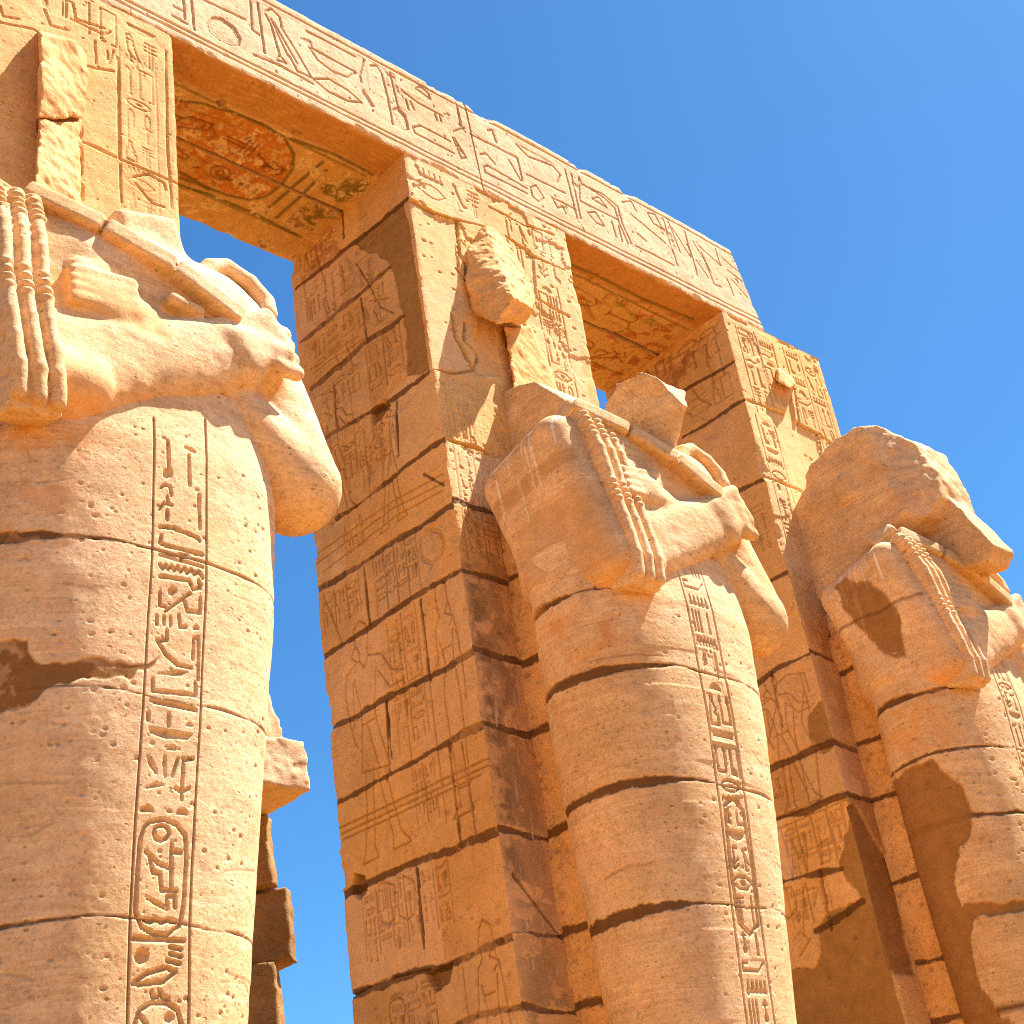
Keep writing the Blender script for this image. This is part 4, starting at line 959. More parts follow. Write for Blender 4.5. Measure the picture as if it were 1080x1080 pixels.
def front3(P):
    P.gcol = (GRIME_SHADE, 0.2)
    courses(P, [4, 4.6, 5.0, 5.57, 6.06, 6.97, 7.83, 8.91, 9.86, 10.37, 11], 10)
    P.column(X3 + 0.12, X3 + 0.42, 7.6, 9.7, None, 0.015, 0.013)
    P.column(X3 + 0.18, X3 + 0.50, 9.75, 10.9, None, 0.015, 0.013)
    P.column(X3 + 0.52, X3 + 0.80, 9.95, 10.85, None, 0.014, 0.012)
    P.column(X3 + 1.0, X3 + 1.3, 9.9, 10.9, None, 0.014, 0.012)
    P.column(X3 + 1.3, X3 + 1.62, 8.7, 10.8, None, 0.014, 0.012)
    P.erode(0.26, 0.012, 3.0, 3, (6, 11))
    for q in T['f3_smooth']:
        P.patch(q, 0.035, (0.70, 0.41, 0.17), 0.6, 0.015)
    for q in T['f3_crack']:
        P.joint(q, 0.026, 0.035, 0.015, 0.8, GRIME_SHADE, 0.5)
    for z in (6.97, 6.06, 5.57, 5.0):
        P.joint([(X3, z), (X3 + 0.55, z - 0.02)], 0.05, 0.008, 0.03, 0.9, GRIME_SHADE, 0.9)
    P.patch([(X3 - 0.1, 4.0), (X3 + 0.35, 4.0), (X3 + 0.42, 5.0), (X3 + 0.22, 5.3), (X3 + 0.12, 5.5), (X3 - 0.1, 5.45)], 0.03, (0.32, 0.145, 0.038), 0.92, 0.05)
    P.stain([(X3 + 0.1, 5.0), (X3 + 0.5, 5.0), (X3 + 0.5, 7.5), (X3 + 0.05, 7.5)], (0.34, 0.17, 0.07), 0.5, 0.25, 0.15, 3.0, 0.1)
    P.pits(220, 0.005, 0.018, 0.012, yr=(7, 11))

def front1(P):
    P.gcol = (GRIME_SHADE, 0.2)
    x0 = -GAP - PW
    for q in T['p1_strip']:
        pass
    P.column(x0 + 1.53, x0 + 1.84, 9.0, 10.6, ['nwater', 'was', 'disc', 'cloth', 'seated', 'nwater', 'mouth', 'reed', 'djed', 'basket'], 0.012, 0.007)
    
    for q in T['p1_lines']:
        P.stroke(q, 0.018, 0.014)
    P.block(x0 + 0.1, x0 + 1.9, 10.55, 10.95, 0.35, 0.014, 0.010, False)
    P.erode(0.42, 0.008, 3.2, 3, (8, 11))
    for q in T['p1_rough']:
        p = P.fx(q)
        r_ = P.win(p, 0)
        if r_ is not None:
            sl, X, Y = r_
            ins = P.inside(p, X, Y)
            P.H[sl] += np.where(ins, 0.03 * (0.4 + fbm(np.stack([X * 1.3 + Y, Y * 1.2, X * 0], -1), 7, 5, 4, 0.6)), 0).astype(np.float32)
    P.pits(380, 0.004, 0.011, 0.009, yr=(8, 11))

def plain(P):
    P.erode(0.25, 0.012, 2.0, 1)

x1 = -GAP - PW
p1 = make_pillar('masonry_pillar', 'pillar behind the nearest statue, a tall narrow broken stump on its front', x1, PW, front1, plain, zf=7.5, hl=0.05)
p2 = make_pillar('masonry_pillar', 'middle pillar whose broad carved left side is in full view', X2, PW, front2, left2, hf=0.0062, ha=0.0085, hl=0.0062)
p3 = make_pillar('masonry_pillar', 'far pillar standing under the broken right end of the architrave', X3, 1.72, front3, left3, zf=4.0, hf=0.0105, ha=0.010, hl=0.011)

# ------------------------------------------------------------------ architrave beams
def make_beam(label, x0, x1, y0, y1, z0, z1, xa, xb, front=None, soffit=None, hx=0.009, hy=0.010, hz=0.009, post=None, seed=1):
    root = thing('architrave_beam', label, 'stone beam', ((x0 + x1) / 2, (y0 + y1) / 2, z0), 'architrave beams on the pillars')
    b = np.concatenate([np.arange(x0, xa, 0.06), np.arange(xa, xb, hx), np.linspace(xb, x1, max(2, int((x1 - xb) / 0.06) + 1))])
    dy, dz = y1 - y0, z1 - z0
    PS = Panel(lin(dy, hy if soffit else 0.05), b, seed + 1)
    PBk = Panel(lin(dz, 0.06), b, seed + 2)
    PT = Panel(lin(dy, 0.06), b, seed + 3)
    PFr = Panel(lin(dz, hz if front else 0.06), b, seed + 4)
    PFr.xf = lambda p: np.stack([z1 - p[:, 1], p[:, 0]], 1)
    PS.xf = lambda p: np.stack([p[:, 0] - y0, p[:, 1]], 1)
    for P in (PS, PBk, PT, PFr):
        P.rough(0.007, 1.2, 3)
        P.rough(0.004, 6.0, 4, 2)
    if front: front(PFr)
    if soffit: soffit(PS)
    chip_edges(PFr, seed + 7, 0.05, 2.0, True, False, 0.0)
    chip_edges(PFr, seed + 8, 0.025, 2.5, False, True, 0.15)
    chip_edges(PS, seed + 9, 0.02, 2.5, True, True, 0.2)
    PFr.H[:, :] = PFr.H
    acc = Acc()
    ring(acc, [(y0, z0), (y1, z0), (y1, z1), (y0, z1)], [PS, PBk, PT, PFr], [2, 0, 1], post=post)
    acc.build('beam_block', M_BEAM, root)
    return root

def arch_front(P):
    P.gcol = (GRIME_SHADE, 0.2)
    P.erode(0.46, 0.007, 3.0, 2)
    for k in ('arch_s', 'arch_s2'):
        for q in T[k]:
            P.stroke(q, 0.017, 0.015, GRIME_SHADE, 0.25)  # thin shadow of each sign painted along its stroke
    for q in T['arch_f']:
        P.sunk(q, 0.018, 0.02, 0.6)
    for z in (11.06 + 0.02, 11.14, 12.0):
        P.stroke([(-9, z), (6, z + 0.01)], 0.014, 0.014)
    # signs further left, where the frame cuts the beam
    P.pits(500, 0.005, 0.013, 0.010, xr=(0, HB), yr=(-4.8, 5))

def arch_front_left(P):
    arch_front(P)
    for k in range(14):
        x = -7.6 + k * 0.34
        if x > -2.9: break
        P.xf2 = None
        g = TALL[P.rng.integers(len(TALL))]
        for it in GLYPHS[g]:
            q = np.array(it[1], float) * [0.26, 0.6] + [x, 11.3]
            (P.stroke(q, 0.018, 0.015) if it[0] == 's' else P.sunk(q, 0.018, 0.015))

RED, GREEN, YEL, BRN = (0.52, 0.17, 0.022), (0.15, 0.11, 0.014), (0.60, 0.36, 0.11), (0.42, 0.20, 0.05)
def soffit_paint(P):
    xr = (-GAP, X3)
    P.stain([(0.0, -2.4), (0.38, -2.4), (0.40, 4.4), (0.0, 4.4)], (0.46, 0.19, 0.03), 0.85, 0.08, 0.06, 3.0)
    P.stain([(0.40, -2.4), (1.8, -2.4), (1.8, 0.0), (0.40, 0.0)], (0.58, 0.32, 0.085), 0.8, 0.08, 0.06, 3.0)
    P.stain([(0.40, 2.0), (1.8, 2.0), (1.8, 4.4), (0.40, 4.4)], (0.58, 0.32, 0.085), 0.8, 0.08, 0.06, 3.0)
    for y in np.arange(0.06, 0.42, 0.06):
        P.stain([(y, -2.4), (y + 0.03, -2.4), (y + 0.03, 0), (y, 0)], (0.68, 0.40, 0.13), 0.4, 0.04, 0.10, 2.2, 0.25)
    for q in T['sf_carto']:
        P.stain(q, RED, 0.9, 0.03, 0.03, 8.0, 0.05)
        P.stroke(q, 0.03, 0.012, GREEN, 0.75)
        P.stain(q, (0.66, 0.36, 0.10), 0.55, 0.05, 0.03, 8.0, 0.56)
        P.stain(q, (0.20, 0.05, 0.01), 0.6, 0.05, 0.03, 8.0, 0.52)
    for q in T['sf_carto_in']:
        P.stain(q, (0.16, 0.045, 0.015), 0.8, 0.02, 0.02, 9.0, 0.1)
        P.stroke(q + q[:1], 0.016, 0.012)
    for q in T['sf_band']:
        P.stroke(q, 0.038, 0.004, GREEN, 0.8)
    for q in T['sf_green']:
        P.stain(q, (0.20, 0.14, 0.02), 0.9, 0.05, 0.05, 8.0, 0.1)
    for k in ('sf_relief', 'sf2_relief'):
        for q in T[k]:
            P.stroke(q, 0.024, 0.014, BRN, 0.5)
    for q in T['sf2_line']:
        P.stroke(q, 0.04, 0.006, GREEN, 0.7)
    for q in T['sf2_red']:
        P.stain(q, (0.55, 0.19, 0.03), 0.85, 0.06, 0.10, 6.0, 0.45)
    for q in T['sf2_green']:
        P.sunk(q, 0.012, 0.01, 0.4, (0.27, 0.22, 0.03), 0.85)
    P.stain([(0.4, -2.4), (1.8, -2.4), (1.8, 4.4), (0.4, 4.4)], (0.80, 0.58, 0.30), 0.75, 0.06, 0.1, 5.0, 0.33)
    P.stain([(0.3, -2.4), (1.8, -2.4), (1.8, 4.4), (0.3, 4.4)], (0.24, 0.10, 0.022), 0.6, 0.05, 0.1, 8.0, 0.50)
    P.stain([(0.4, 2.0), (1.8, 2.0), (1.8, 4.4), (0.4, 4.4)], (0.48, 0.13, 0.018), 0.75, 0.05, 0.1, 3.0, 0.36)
    for z in (0.42, 1.42):
        P.stroke([(z, -2.4), (z + 0.02, -0.1)], 0.03, 0.003, GREEN, 0.6)
        P.stroke([(z, 2.1), (z + 0.02, 4.3)], 0.03, 0.003, GREEN, 0.6)
    for g_, x_, y_, w_, h_ in (('owl', 0.62, -1.9, 0.28, 0.34), ('seated', 1.0, -1.85, 0.26, 0.32), ('djed', 0.62, -1.4, 0.2, 0.3), ('disc', 1.02, -1.3, 0.2, 0.2), ('reed', 0.7, -1.05, 0.16, 0.26), ('mn', 0.55, 2.3, 0.3, 0.2), ('bird', 0.6, 2.7, 0.3, 0.4), ('was', 0.55, 3.3, 0.3, 0.4), ('eye', 1.1, 2.6, 0.3, 0.2), ('ankh', 1.1, 3.2, 0.25, 0.4), ('bird', 1.1, 3.7, 0.3, 0.35)):
        for it in GLYPHS[g_]:
            q = np.array(it[1], float) * [w_, h_] + [x_, y_]
            P.stroke(q, 0.024, 0.010, (0.24, 0.07, 0.015), 0.65)
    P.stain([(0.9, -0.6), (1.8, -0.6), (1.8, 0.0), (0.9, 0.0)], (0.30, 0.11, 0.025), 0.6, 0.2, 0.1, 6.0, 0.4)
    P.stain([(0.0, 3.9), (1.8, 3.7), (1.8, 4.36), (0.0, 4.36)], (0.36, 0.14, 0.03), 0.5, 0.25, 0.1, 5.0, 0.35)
    P.erode(0.30, 0.008, 4.0, 3)
    P.pits(300, 0.006, 0.02, 0.010, yr=(-2.4, 4.4))

YS = 0.955         # where the front and rear beams meet
def end_slope(XYZ):
    z = XYZ[..., 2]
    k = np.clip((XYZ[..., 0] - 3.6) / 1.4, 0, 1)
    P3 = np.stack([z * 0 + 3.0, XYZ[..., 1], z], -1)
    XYZ = XYZ.copy()
    XYZ[..., 0] += k * (-(z - ZS) * 0.22 + 0.05 * fbm(P3, 3.0, 3, 5))
    XYZ[..., 2] -= 0.06 * k * sstep(z, ZS + 0.7, ZS + HB) * 0.5
    return XYZ
def joint_edge(XYZ):
    z = XYZ[..., 2]
    XYZ = XYZ.copy()
    k = np.clip((XYZ[..., 0] + 0.6) / 1.4, 0, 1)
    XYZ[..., 0] += k * (-(z - ZS) * 0.06)
    XYZ[..., 2] -= 0.05 * sstep(XYZ[..., 0], -2.0, 0.8) * sstep(z, ZS + 0.4, ZS + HB) * 0
    return XYZ
zb = ZS + 0.002
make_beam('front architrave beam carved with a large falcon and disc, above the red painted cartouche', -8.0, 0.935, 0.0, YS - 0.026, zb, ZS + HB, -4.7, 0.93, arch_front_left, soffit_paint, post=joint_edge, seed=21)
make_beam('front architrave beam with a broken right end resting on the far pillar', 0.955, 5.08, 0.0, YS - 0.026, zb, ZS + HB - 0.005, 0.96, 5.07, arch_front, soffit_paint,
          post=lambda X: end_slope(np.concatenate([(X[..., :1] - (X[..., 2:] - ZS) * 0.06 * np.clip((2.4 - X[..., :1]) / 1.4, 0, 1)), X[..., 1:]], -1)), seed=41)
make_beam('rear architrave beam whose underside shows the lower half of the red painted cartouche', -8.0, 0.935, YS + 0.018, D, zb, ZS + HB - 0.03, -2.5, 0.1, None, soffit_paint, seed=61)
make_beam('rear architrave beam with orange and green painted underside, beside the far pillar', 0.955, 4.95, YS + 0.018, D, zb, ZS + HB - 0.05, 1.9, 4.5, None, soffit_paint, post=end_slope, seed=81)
ob = thing('loose_stone', 'small broken stone lying on top of the architrave at the upper edge of the photo', 'stone', (-1.35, 0.15, ZS + HB))
rock('stone_lump', [(-.28, -.13, -.04), (.22, -.13, -.04), (.25, .3, -.04), (-.25, .3, -.04), (-.2, -.1, .16), (.18, -.08, .12), (.1, .25, .2)], M_PILLAR, ob, 0.02, 0.03, 5, 3)

# ------------------------------------------------------------------ statues
def poly3(C, P, pts, ax, rgb, a, cond=None, soft=0.04, amp=0.05, seed=0):
    """repairs and stains on a sculpted surface: an outline in two of its coordinates"""
    N3 = P * 1.0
    X = P[:, ax[0]] + amp * fbm(N3, 6.0, 3, seed + 1)
    Y = P[:, ax[1]] + amp * fbm(N3, 6.0, 3, seed + 2)
    p = np.array(pts, float)
    ins = Panel.inside(p, X, Y)
    d = np.where(ins, 1, -1) * Panel.pdist(p, X, Y, True)
    k = sstep(d, -soft / 2, soft / 2) * a
    if cond is not None:
        k = k * cond
    first = (C[:, 3] < 1e-4) & (k > 0)
    C[first, :3] = rgb
    C[:, :3] = C[:, :3] * (1 - k[:, None]) + np.array(rgb) * k[:, None]
    C[:, 3] = C[:, 3] + k * (1 - C[:, 3])

def normals_of(V, Q):
    n = np.cross(V[Q[:, 2]] - V[Q[:, 0]], V[Q[:, 3]] - V[Q[:, 1]])
    o = np.zeros_like(V)
    for k in range(4):
        for j in range(3):
            o[:, j] += np.bincount(Q[:, k], n[:, j], len(V))
    return o / (np.linalg.norm(o, axis=1, keepdims=True) + 1e-9)

ZK = [0.9, 1.4, 2.4, 3.3, 3.9, 4.6, 5.3, 6.1, 6.6]
VF = [0.90, 0.92, 1.02, 1.10, 1.16, 1.24, 1.30, 1.33, 1.30]
V0 = [0.52, 0.54, 0.58, 0.62, 0.65, 0.69, 0.73, 0.77, 0.77]
WA = [0.50, 0.52, 0.60, 0.70, 0.76, 0.83, 0.90, 0.95, 0.95]

def shroud(root, xc, h, ztop, zfine, carve, seed, dz=0.0):
    """the mummy-shaped lower body, carved as one height field wrapped round an oval"""
    S0 = 4.6
    fine = np.arange(-0.26, 0.30, min(h * 0.6, 0.006))
    left = -np.geomspace(0.26 + h, S0 / 2, 1) 
    a = np.concatenate([np.arange(-S0 / 2, -1.75, 0.06), np.arange(-1.75, -0.26, h), fine, np.arange(0.30, 1.45, h), np.arange(1.45, S0 / 2 + 0.03, 0.06)])
    b = np.concatenate([np.arange(0.9, zfine, 0.05), np.linspace(zfine, ztop, int((ztop - zfine) / h))])
    P = Panel(a, b, seed)
    P.rough(0.012, 0.9, 3); P.rough(0.004, 5.0, 4, 2)
    carve(P)
    vf, v0, wa = np.interp(b, ZK, VF), np.interp(b, ZK, V0), np.interp(b, ZK, WA)
    ker = np.hanning(41); ker /= ker.sum()
    out = np.zeros((len(b), len(a), 3))
    th = np.linspace(-math.pi, math.pi, 721)
    for j in range(len(b)):
        e = 0.84
        u = wa[j] * np.sign(np.sin(th)) * np.abs(np.sin(th)) ** e
        v = v0[j] + (vf[j] - v0[j]) * np.sign(np.cos(th)) * np.abs(np.cos(th)) ** e
        s = np.concatenate([[0], np.cumsum(np.hypot(np.diff(u), np.diff(v)))]); s -= s[360]
        half = s[-1]
        k = np.clip((np.abs(a) - 0.3) / (S0 / 2 - 0.3), 0, 1)
        ss = a + np.sign(a) * k * (half - S0 / 2)
        uu, vv = np.interp(ss, s, u), np.interp(ss, s, v)
        tu, tv = np.gradient(uu, ss + 1e-9 * np.arange(len(ss))), np.gradient(vv, ss + 1e-9 * np.arange(len(ss)))
        ln = np.hypot(tu, tv) + 1e-9
        nu, nv = -tv / ln, tu / ln
        sgn = np.sign(nu * uu + nv * (vv - v0[j])); sgn[sgn == 0] = 1
        out[j, :, 0] = xc + uu - sgn * nu * P.H[j]
        out[j, :, 1] = -(vv - sgn * nv * P.H[j])
        out[j, :, 2] = b[j] + dz
    acc = Acc()
    acc.grid(out, P.C)
    # close the top and bottom
    for row, fl in ((0, True), (-1, False)):
        loop = out[row]; c = loop.mean(0)
        k = len(loop); i = np.arange(k - 1)
        tri = np.stack([i, i + 1, np.full(k - 1, k)], 1)
        acc.add(np.vstack([loop, c[None]]), tris=tri[:, ::-1] if fl else tri)
    return acc.build('lower_body', M_STATUE, root)

def make_torso(h):
    c = Clay((-1.45, -0.02, 5.98), (1.62, 1.85, 8.1), h)
    c.F = c.box((0, 0.70, 6.90), (0.86, 0.52, 0.86), 0.40)
    c.union(c.ell((0, 0.70, 6.40), (0.94, 0.52, 0.5)), 0.15)
    c.union(c.ell((-0.30, 0.98, 7.28), (0.42, 0.30, 0.34)), 0.25)      # breast
    c.union(c.ell((0.34, 0.98, 7.28), (0.42, 0.30, 0.34)), 0.25)
    # shoulders and upper arms
    c.union(c.box((-0.655, 0.82, 6.855), (0.285, 0.47, 0.755), 0.17, [(0.994, -0.028, 0.117), (0, 0.972, 0.237), (-0.12, -0.235, 0.965)]), 0.09)
    c.union(c.cone((-0.58, 0.72, 7.22), (0.74, 0.74, 7.34), 0.33, 0.36), 0.12)
    c.cut(-c.plane((-0.90, 0.46, 6.42), (-0.55, -0.55, -0.62)), 0.10)
    c.union(c.cone((0.82, 0.78, 7.32), (1.07, 0.98, 6.36), 0.37, 0.285), 0.1)
    # dorsal slab behind the torso
    c.union(c.box((0.0, 0.22, 6.7), (0.52, 0.30, 0.75), 0.06), 0.06)
    # far forearm, then the near forearm across it
    c.union(c.cone((1.07, 0.99, 6.35), (0.25, 1.08, 6.90), 0.275, 0.20), 0.03)
    c.union(c.cone((0.25, 1.08, 6.90), (-0.32, 1.22, 6.97), 0.20, 0.18), 0.03)
    near = c.cone4((-0.54, 1.10, 6.50), (0.44, 1.22, 6.93), (0.36, 0.27), (0.225, 0.185))
    F0 = c.F
    c.F = near
    arm = c.F
    c.F = F0
    c.union(arm, 0.025)
    # right hand fist at the end of the near forearm
    d = np.array([0.82, 0.02, 0.50]); d /= np.linalg.norm(d)
    rot = [d, (0, 1, 0), np.cross(d, (0, 1, 0))]
    c.union(c.box((0.60, 1.24, 7.03), (0.25, 0.175, 0.20), 0.10, rot), 0.07)
    for k in range(4):
        z = 7.16 - 0.085 * k
        u = 0.70 + 0.028 * k * 1.0
        c.union(c.cone((u - 0.06, 1.36, z), (u + 0.13, 1.30, z + 0.05), 0.058, 0.05), 0.02)
    c.union(c.cone((0.46, 1.36, 7.12), (0.66, 1.38, 7.24), 0.06, 0.05), 0.03)
    # left hand fist, knuckles up, beside the flail
    c.union(c.box((-0.40, 1.20, 6.98), (0.17, 0.17, 0.16), 0.09), 0.06)
    for k in range(4):
        c.union(c.cone((-0.56, 1.31 + 0.012 * k, 7.10 - 0.068 * k), (-0.22, 1.34, 7.13 - 0.066 * k), 0.046, 0.044), 0.012)
    c.union(c.cone((-0.52, 1.28, 7.17), (-0.30, 1.26, 7.22), 0.055, 0.05), 0.03)
    return c

SCULPT = make_torso(0.0165)

def drips(C, V, n, seed):
    """pale bird lime running down the arm's side"""
    rg = np.random.default_rng(seed)
    lf = sstep(-n[:, 0], 0.1, 0.4)
    for _ in range(14):
        v, z, l = rg.uniform(0.3, 1.1), rg.uniform(7.2, 7.7), rg.uniform(0.08, 0.4)
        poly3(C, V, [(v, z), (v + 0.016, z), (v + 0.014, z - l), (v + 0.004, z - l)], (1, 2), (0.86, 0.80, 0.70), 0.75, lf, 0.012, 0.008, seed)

def finish_torso(root, xc, F, dzz, seed, rough=0.012, colour=None, joints=(), name='torso'):
    c = SCULPT
    keep = c.F
    P = c.P()
    c.F = F + rough * fbm(P, 2.2, 4, seed, 0.55) + 0.004 * fbm(P, 11.0, 2, seed + 4)
    for (zf, w, d) in joints:
        lv = zf(c.U, c.V) if callable(zf) else zf
        wob = 0.02 * fbm(P * [1, 1, 0.2], 4.0, 3, seed + 30)
        c.F = np.maximum(c.F, np.minimum(c.F + d, (d * 1.0) - 0 * c.F + 0) * 0 + np.where(np.abs(c.Z - lv - wob) < w / 2, c.F + d, -9))
    V, Q = c.mesh()
    c.F = keep
    n = normals_of(V, Q)
    C = np.zeros((len(V), 4))
    if colour:
        colour(C, V, n)
    W = np.stack([xc + V[:, 0], -V[:, 1], V[:, 2] + dzz], 1)
    acc = Acc()
    acc.add(W, quads=Q[:, ::-1], C=C)
    return acc.build(name, M_STATUE, root)

def flail(root, xc, path, dz=0.0, wear=0.0, seed=1):
    """three beaded strands hanging down the front of the arm, with the ridge that backs them"""
    pth = np.array(path)
    t = np.concatenate([[0], np.cumsum(np.linalg.norm(np.diff(pth, axis=0), axis=1))]); 
    def at(s):
        return np.array([np.interp(s, t, pth[:, k]) for k in range(3)])
    L = t[-1]
    c = Clay((pth[:, 0].min() - 0.26, 0.82, 5.92), (pth[:, 0].max() + 0.26, 1.62, 7.95), 0.0125)
    ss = np.linspace(0, L, 10)
    for i in range(9):
        a_, b_ = at(ss[i]), at(ss[i + 1])
        c.union(c.bar(a_ + [0, -0.13, 0], b_ + [0, -0.13, 0], 0.30, 0.25, 0.03), 0.04)
    for k in (-1, 0, 1):
        off = np.array([0.106 * k, 0.0, 0])
        for s0, s1, r0, r1 in ((0.28 * L, 0.52 * L, 0.036, 0.040), (0.61 * L, 0.97 * L, 0.037, 0.047)):
            q = np.linspace(s0, s1, 5)
            for i in range(4):
                ra = r0 + (r1 - r0) * i / 4; rb = r0 + (r1 - r0) * (i + 1) / 4
                c.union(c.cone(at(q[i]) + off, at(q[i + 1]) + off, ra, rb), 0.01)
        for s0, n in ((0.10 * L, 6), (0.515 * L, 4)):
            for i in range(n):
                p = at(s0 + i * 0.055) + off
                c.union(c.ell(p, (0.046, 0.048, 0.030)), 0.003)
    P = c.P()
    c.F += (0.005 + wear) * fbm(P, 5.0, 3, seed)
    V, Q = c.mesh()
    acc = Acc()
    acc.add(np.stack([xc + V[:, 0], -V[:, 1], V[:, 2] + dz], 1), quads=Q[:, ::-1])
    return acc.build('flail', M_STATUE, root)

def sceptres(root, xc, dz=0.0, seed=1, crook=True):
    """the flail's handle running from the left shoulder to the far fist, and the crook hooked over the far shoulder"""
    c = Clay((-0.95, 0.7, 6.9), (1.15, 1.65, 7.95), 0.014)
    pts = [(-0.74, 1.06, 7.70), (-0.35, 1.22, 7.50), (0.05, 1.29, 7.34), (0.48, 1.30, 7.14)]
    for a_, b_ in zip(pts[:-1], pts[1:]):
        c.union(c.bar(a_, b_, 0.13, 0.26, 0.025), 0.02)
    V, Q = c.mesh()
    acc = Acc()
    acc.add(np.stack([xc + V[:, 0], -V[:, 1], V[:, 2] + dz], 1), quads=Q[:, ::-1])
    acc.build('flail_handle', M_STATUE, root)
    c = Clay((-0.5, 0.7, 6.9), (1.25, 1.65, 7.95), 0.014)
    pts = [(-0.30, 1.26, 7.15), (0.15, 1.20, 7.36), (0.34, 1.18, 7.50), (0.42, 1.17, 7.64), (0.54, 1.16, 7.70), (0.70, 1.17, 7.64), (0.80, 1.19, 7.52), (0.80, 1.21, 7.42)]
    for a_, b_ in zip(pts[:-1], pts[1:]):
        c.union(c.cone(a_, b_, 0.062, 0.062), 0.01)
    V, Q = c.mesh()
    acc = Acc()
    acc.add(np.stack([xc + V[:, 0], -V[:, 1], V[:, 2] + dz], 1), quads=Q[:, ::-1])
    acc.build('crook', M_STATUE, root)

def slab_and_base(root, xc, ztop, seed):
    """back slab joining the figure to its pillar, with the courses of the pillar running into it"""
    b = np.concatenate([np.arange(0.9, 3.0, 0.05), np.linspace(3.0, ztop, int((ztop - 3.0) / 0.011))])
    w, d = 1.14, 0.52
    PF = Panel(lin(w, 0.05), b, seed + 1); PR = Panel(lin(d, 0.05), b, seed + 2); PB = Panel(lin(w, 0.2), b, seed + 3); PL = Panel(lin(d, 0.011), b, seed + 4)
    for P in (PF, PR, PL):
        P.rough(0.02, 1.5, 3); P.rough(0.008, 6.0, 4, 2)
    PL.erode(0.2, 0.02, 3.0, 2)
    for z in (6.80, 6.08, 5.53, 4.77, 4.06, 3.56):
        PL.joint([(0, z + 0.02), (d, z - 0.02)], 0.05, 0.008, 0.03, 0.9, GRIME_SHADE, 0.9)
    PL.pits(120, 0.008, 0.03, 0.02, yr=(3, ztop))
    acc = Acc()
    ring(acc, [(xc - w / 2, -d), (xc + w / 2, -d), (xc + w / 2, 0.02), (xc - w / 2, 0.02)], [PF, PR, PB, PL], [0, 1, 2])
    acc.build('back_slab', M_PILLAR, root)
    c = Clay((-1.2, -0.05, -0.1), (1.2, 2.0, 1.5), 0.05)
    c.F = c.box((0, 0.9, 0.35), (1.05, 1.0, 0.45), 0.04)
    P = c.P()
    c.F += 0.02 * fbm(P, 2.0, 3, seed)
    V, Q = c.mesh()
    acc = Acc()
    acc.add(np.stack([xc + V[:, 0], -V[:, 1] - 0.01, V[:, 2]], 1), quads=Q[:, ::-1])
    acc.build('pedestal', M_STATUE, root)
    c = Clay((-0.9, 0.2, 0.7), (0.9, 2.0, 1.9), 0.035)
    for sx in (-0.24, 0.24):
        c.union(c.cone((sx, 0.75, 1.25), (sx, 1.5, 0.95), 0.32, 0.17), 0.1)
    c.cut(c.plane((0, 0, 0.79), (0, 0, 1)))
    c.union(c.ell((0, 0.6, 1.2), (0.55, 0.45, 0.55)), 0.15)
    V, Q = c.mesh()
    acc = Acc()
    acc.add(np.stack([xc + V[:, 0], -V[:, 1], V[:, 2]], 1), quads=Q[:, ::-1])
    acc.build('feet', M_STATUE, root)

def solid(root, name, c, xc, mat, colour=None, dz=0.0):
    V, Q = c.mesh()
    C = np.zeros((len(V), 4))
    if colour: colour(C, V, normals_of(V, Q))
    acc = Acc()
    acc.add(np.stack([xc + V[:, 0], -V[:, 1], V[:, 2] + dz], 1), quads=Q[:, ::-1], C=C)
    return acc.build(name, mat, root)

XC = [-3.32, 1.04, 5.31]
GRP = 'colossal mummiform statues against the pillars'

def scratches(P, n, seed):
    """short bedding cracks, nearly level"""
    rg = np.random.default_rng(seed)
    for _ in range(n):
        x, z = rg.uniform(-1.5, 1.0), rg.uniform(2.9, 6.3)
        L_ = rg.uniform(0.08, 0.6)
        if x + L_ > -0.36 and x < 0.33: continue
        P.joint([(x, z), (x + L_ * 0.5, z + rg.uniform(-0.03, 0.03)), (x + L_, z + rg.uniform(-0.06, 0.06))], rg.uniform(0.008, 0.012), 0.0015, 0.02, 1.2, GRIME_SHADE, rg.uniform(0.1, 0.35), 5.0)

def body_joint(P, z, hair=True, left=True, w=0.055):
    w = w * (0.45 + 0.65 * ((z * 7.31) % 1.0))
    if left:
        P.joint([(-2.0, z + 0.02), (-1.0, z + 0.0), (-0.35, z + 0.01), (-0.10, z)], w, 0.007, 0.03, 0.7, GRIME_SHADE, 0.92, 3.0, ([-1.5, -0.9, -0.5, -0.12], [1.0, 1.1, 0.6, 0.12]))
    P.joint([(-0.45, z + 0.005), (0.3, z), (1.6, z + 0.01)], 0.009, 0.008, 0.03, 1.2, GRIME_SHADE, 0.55)

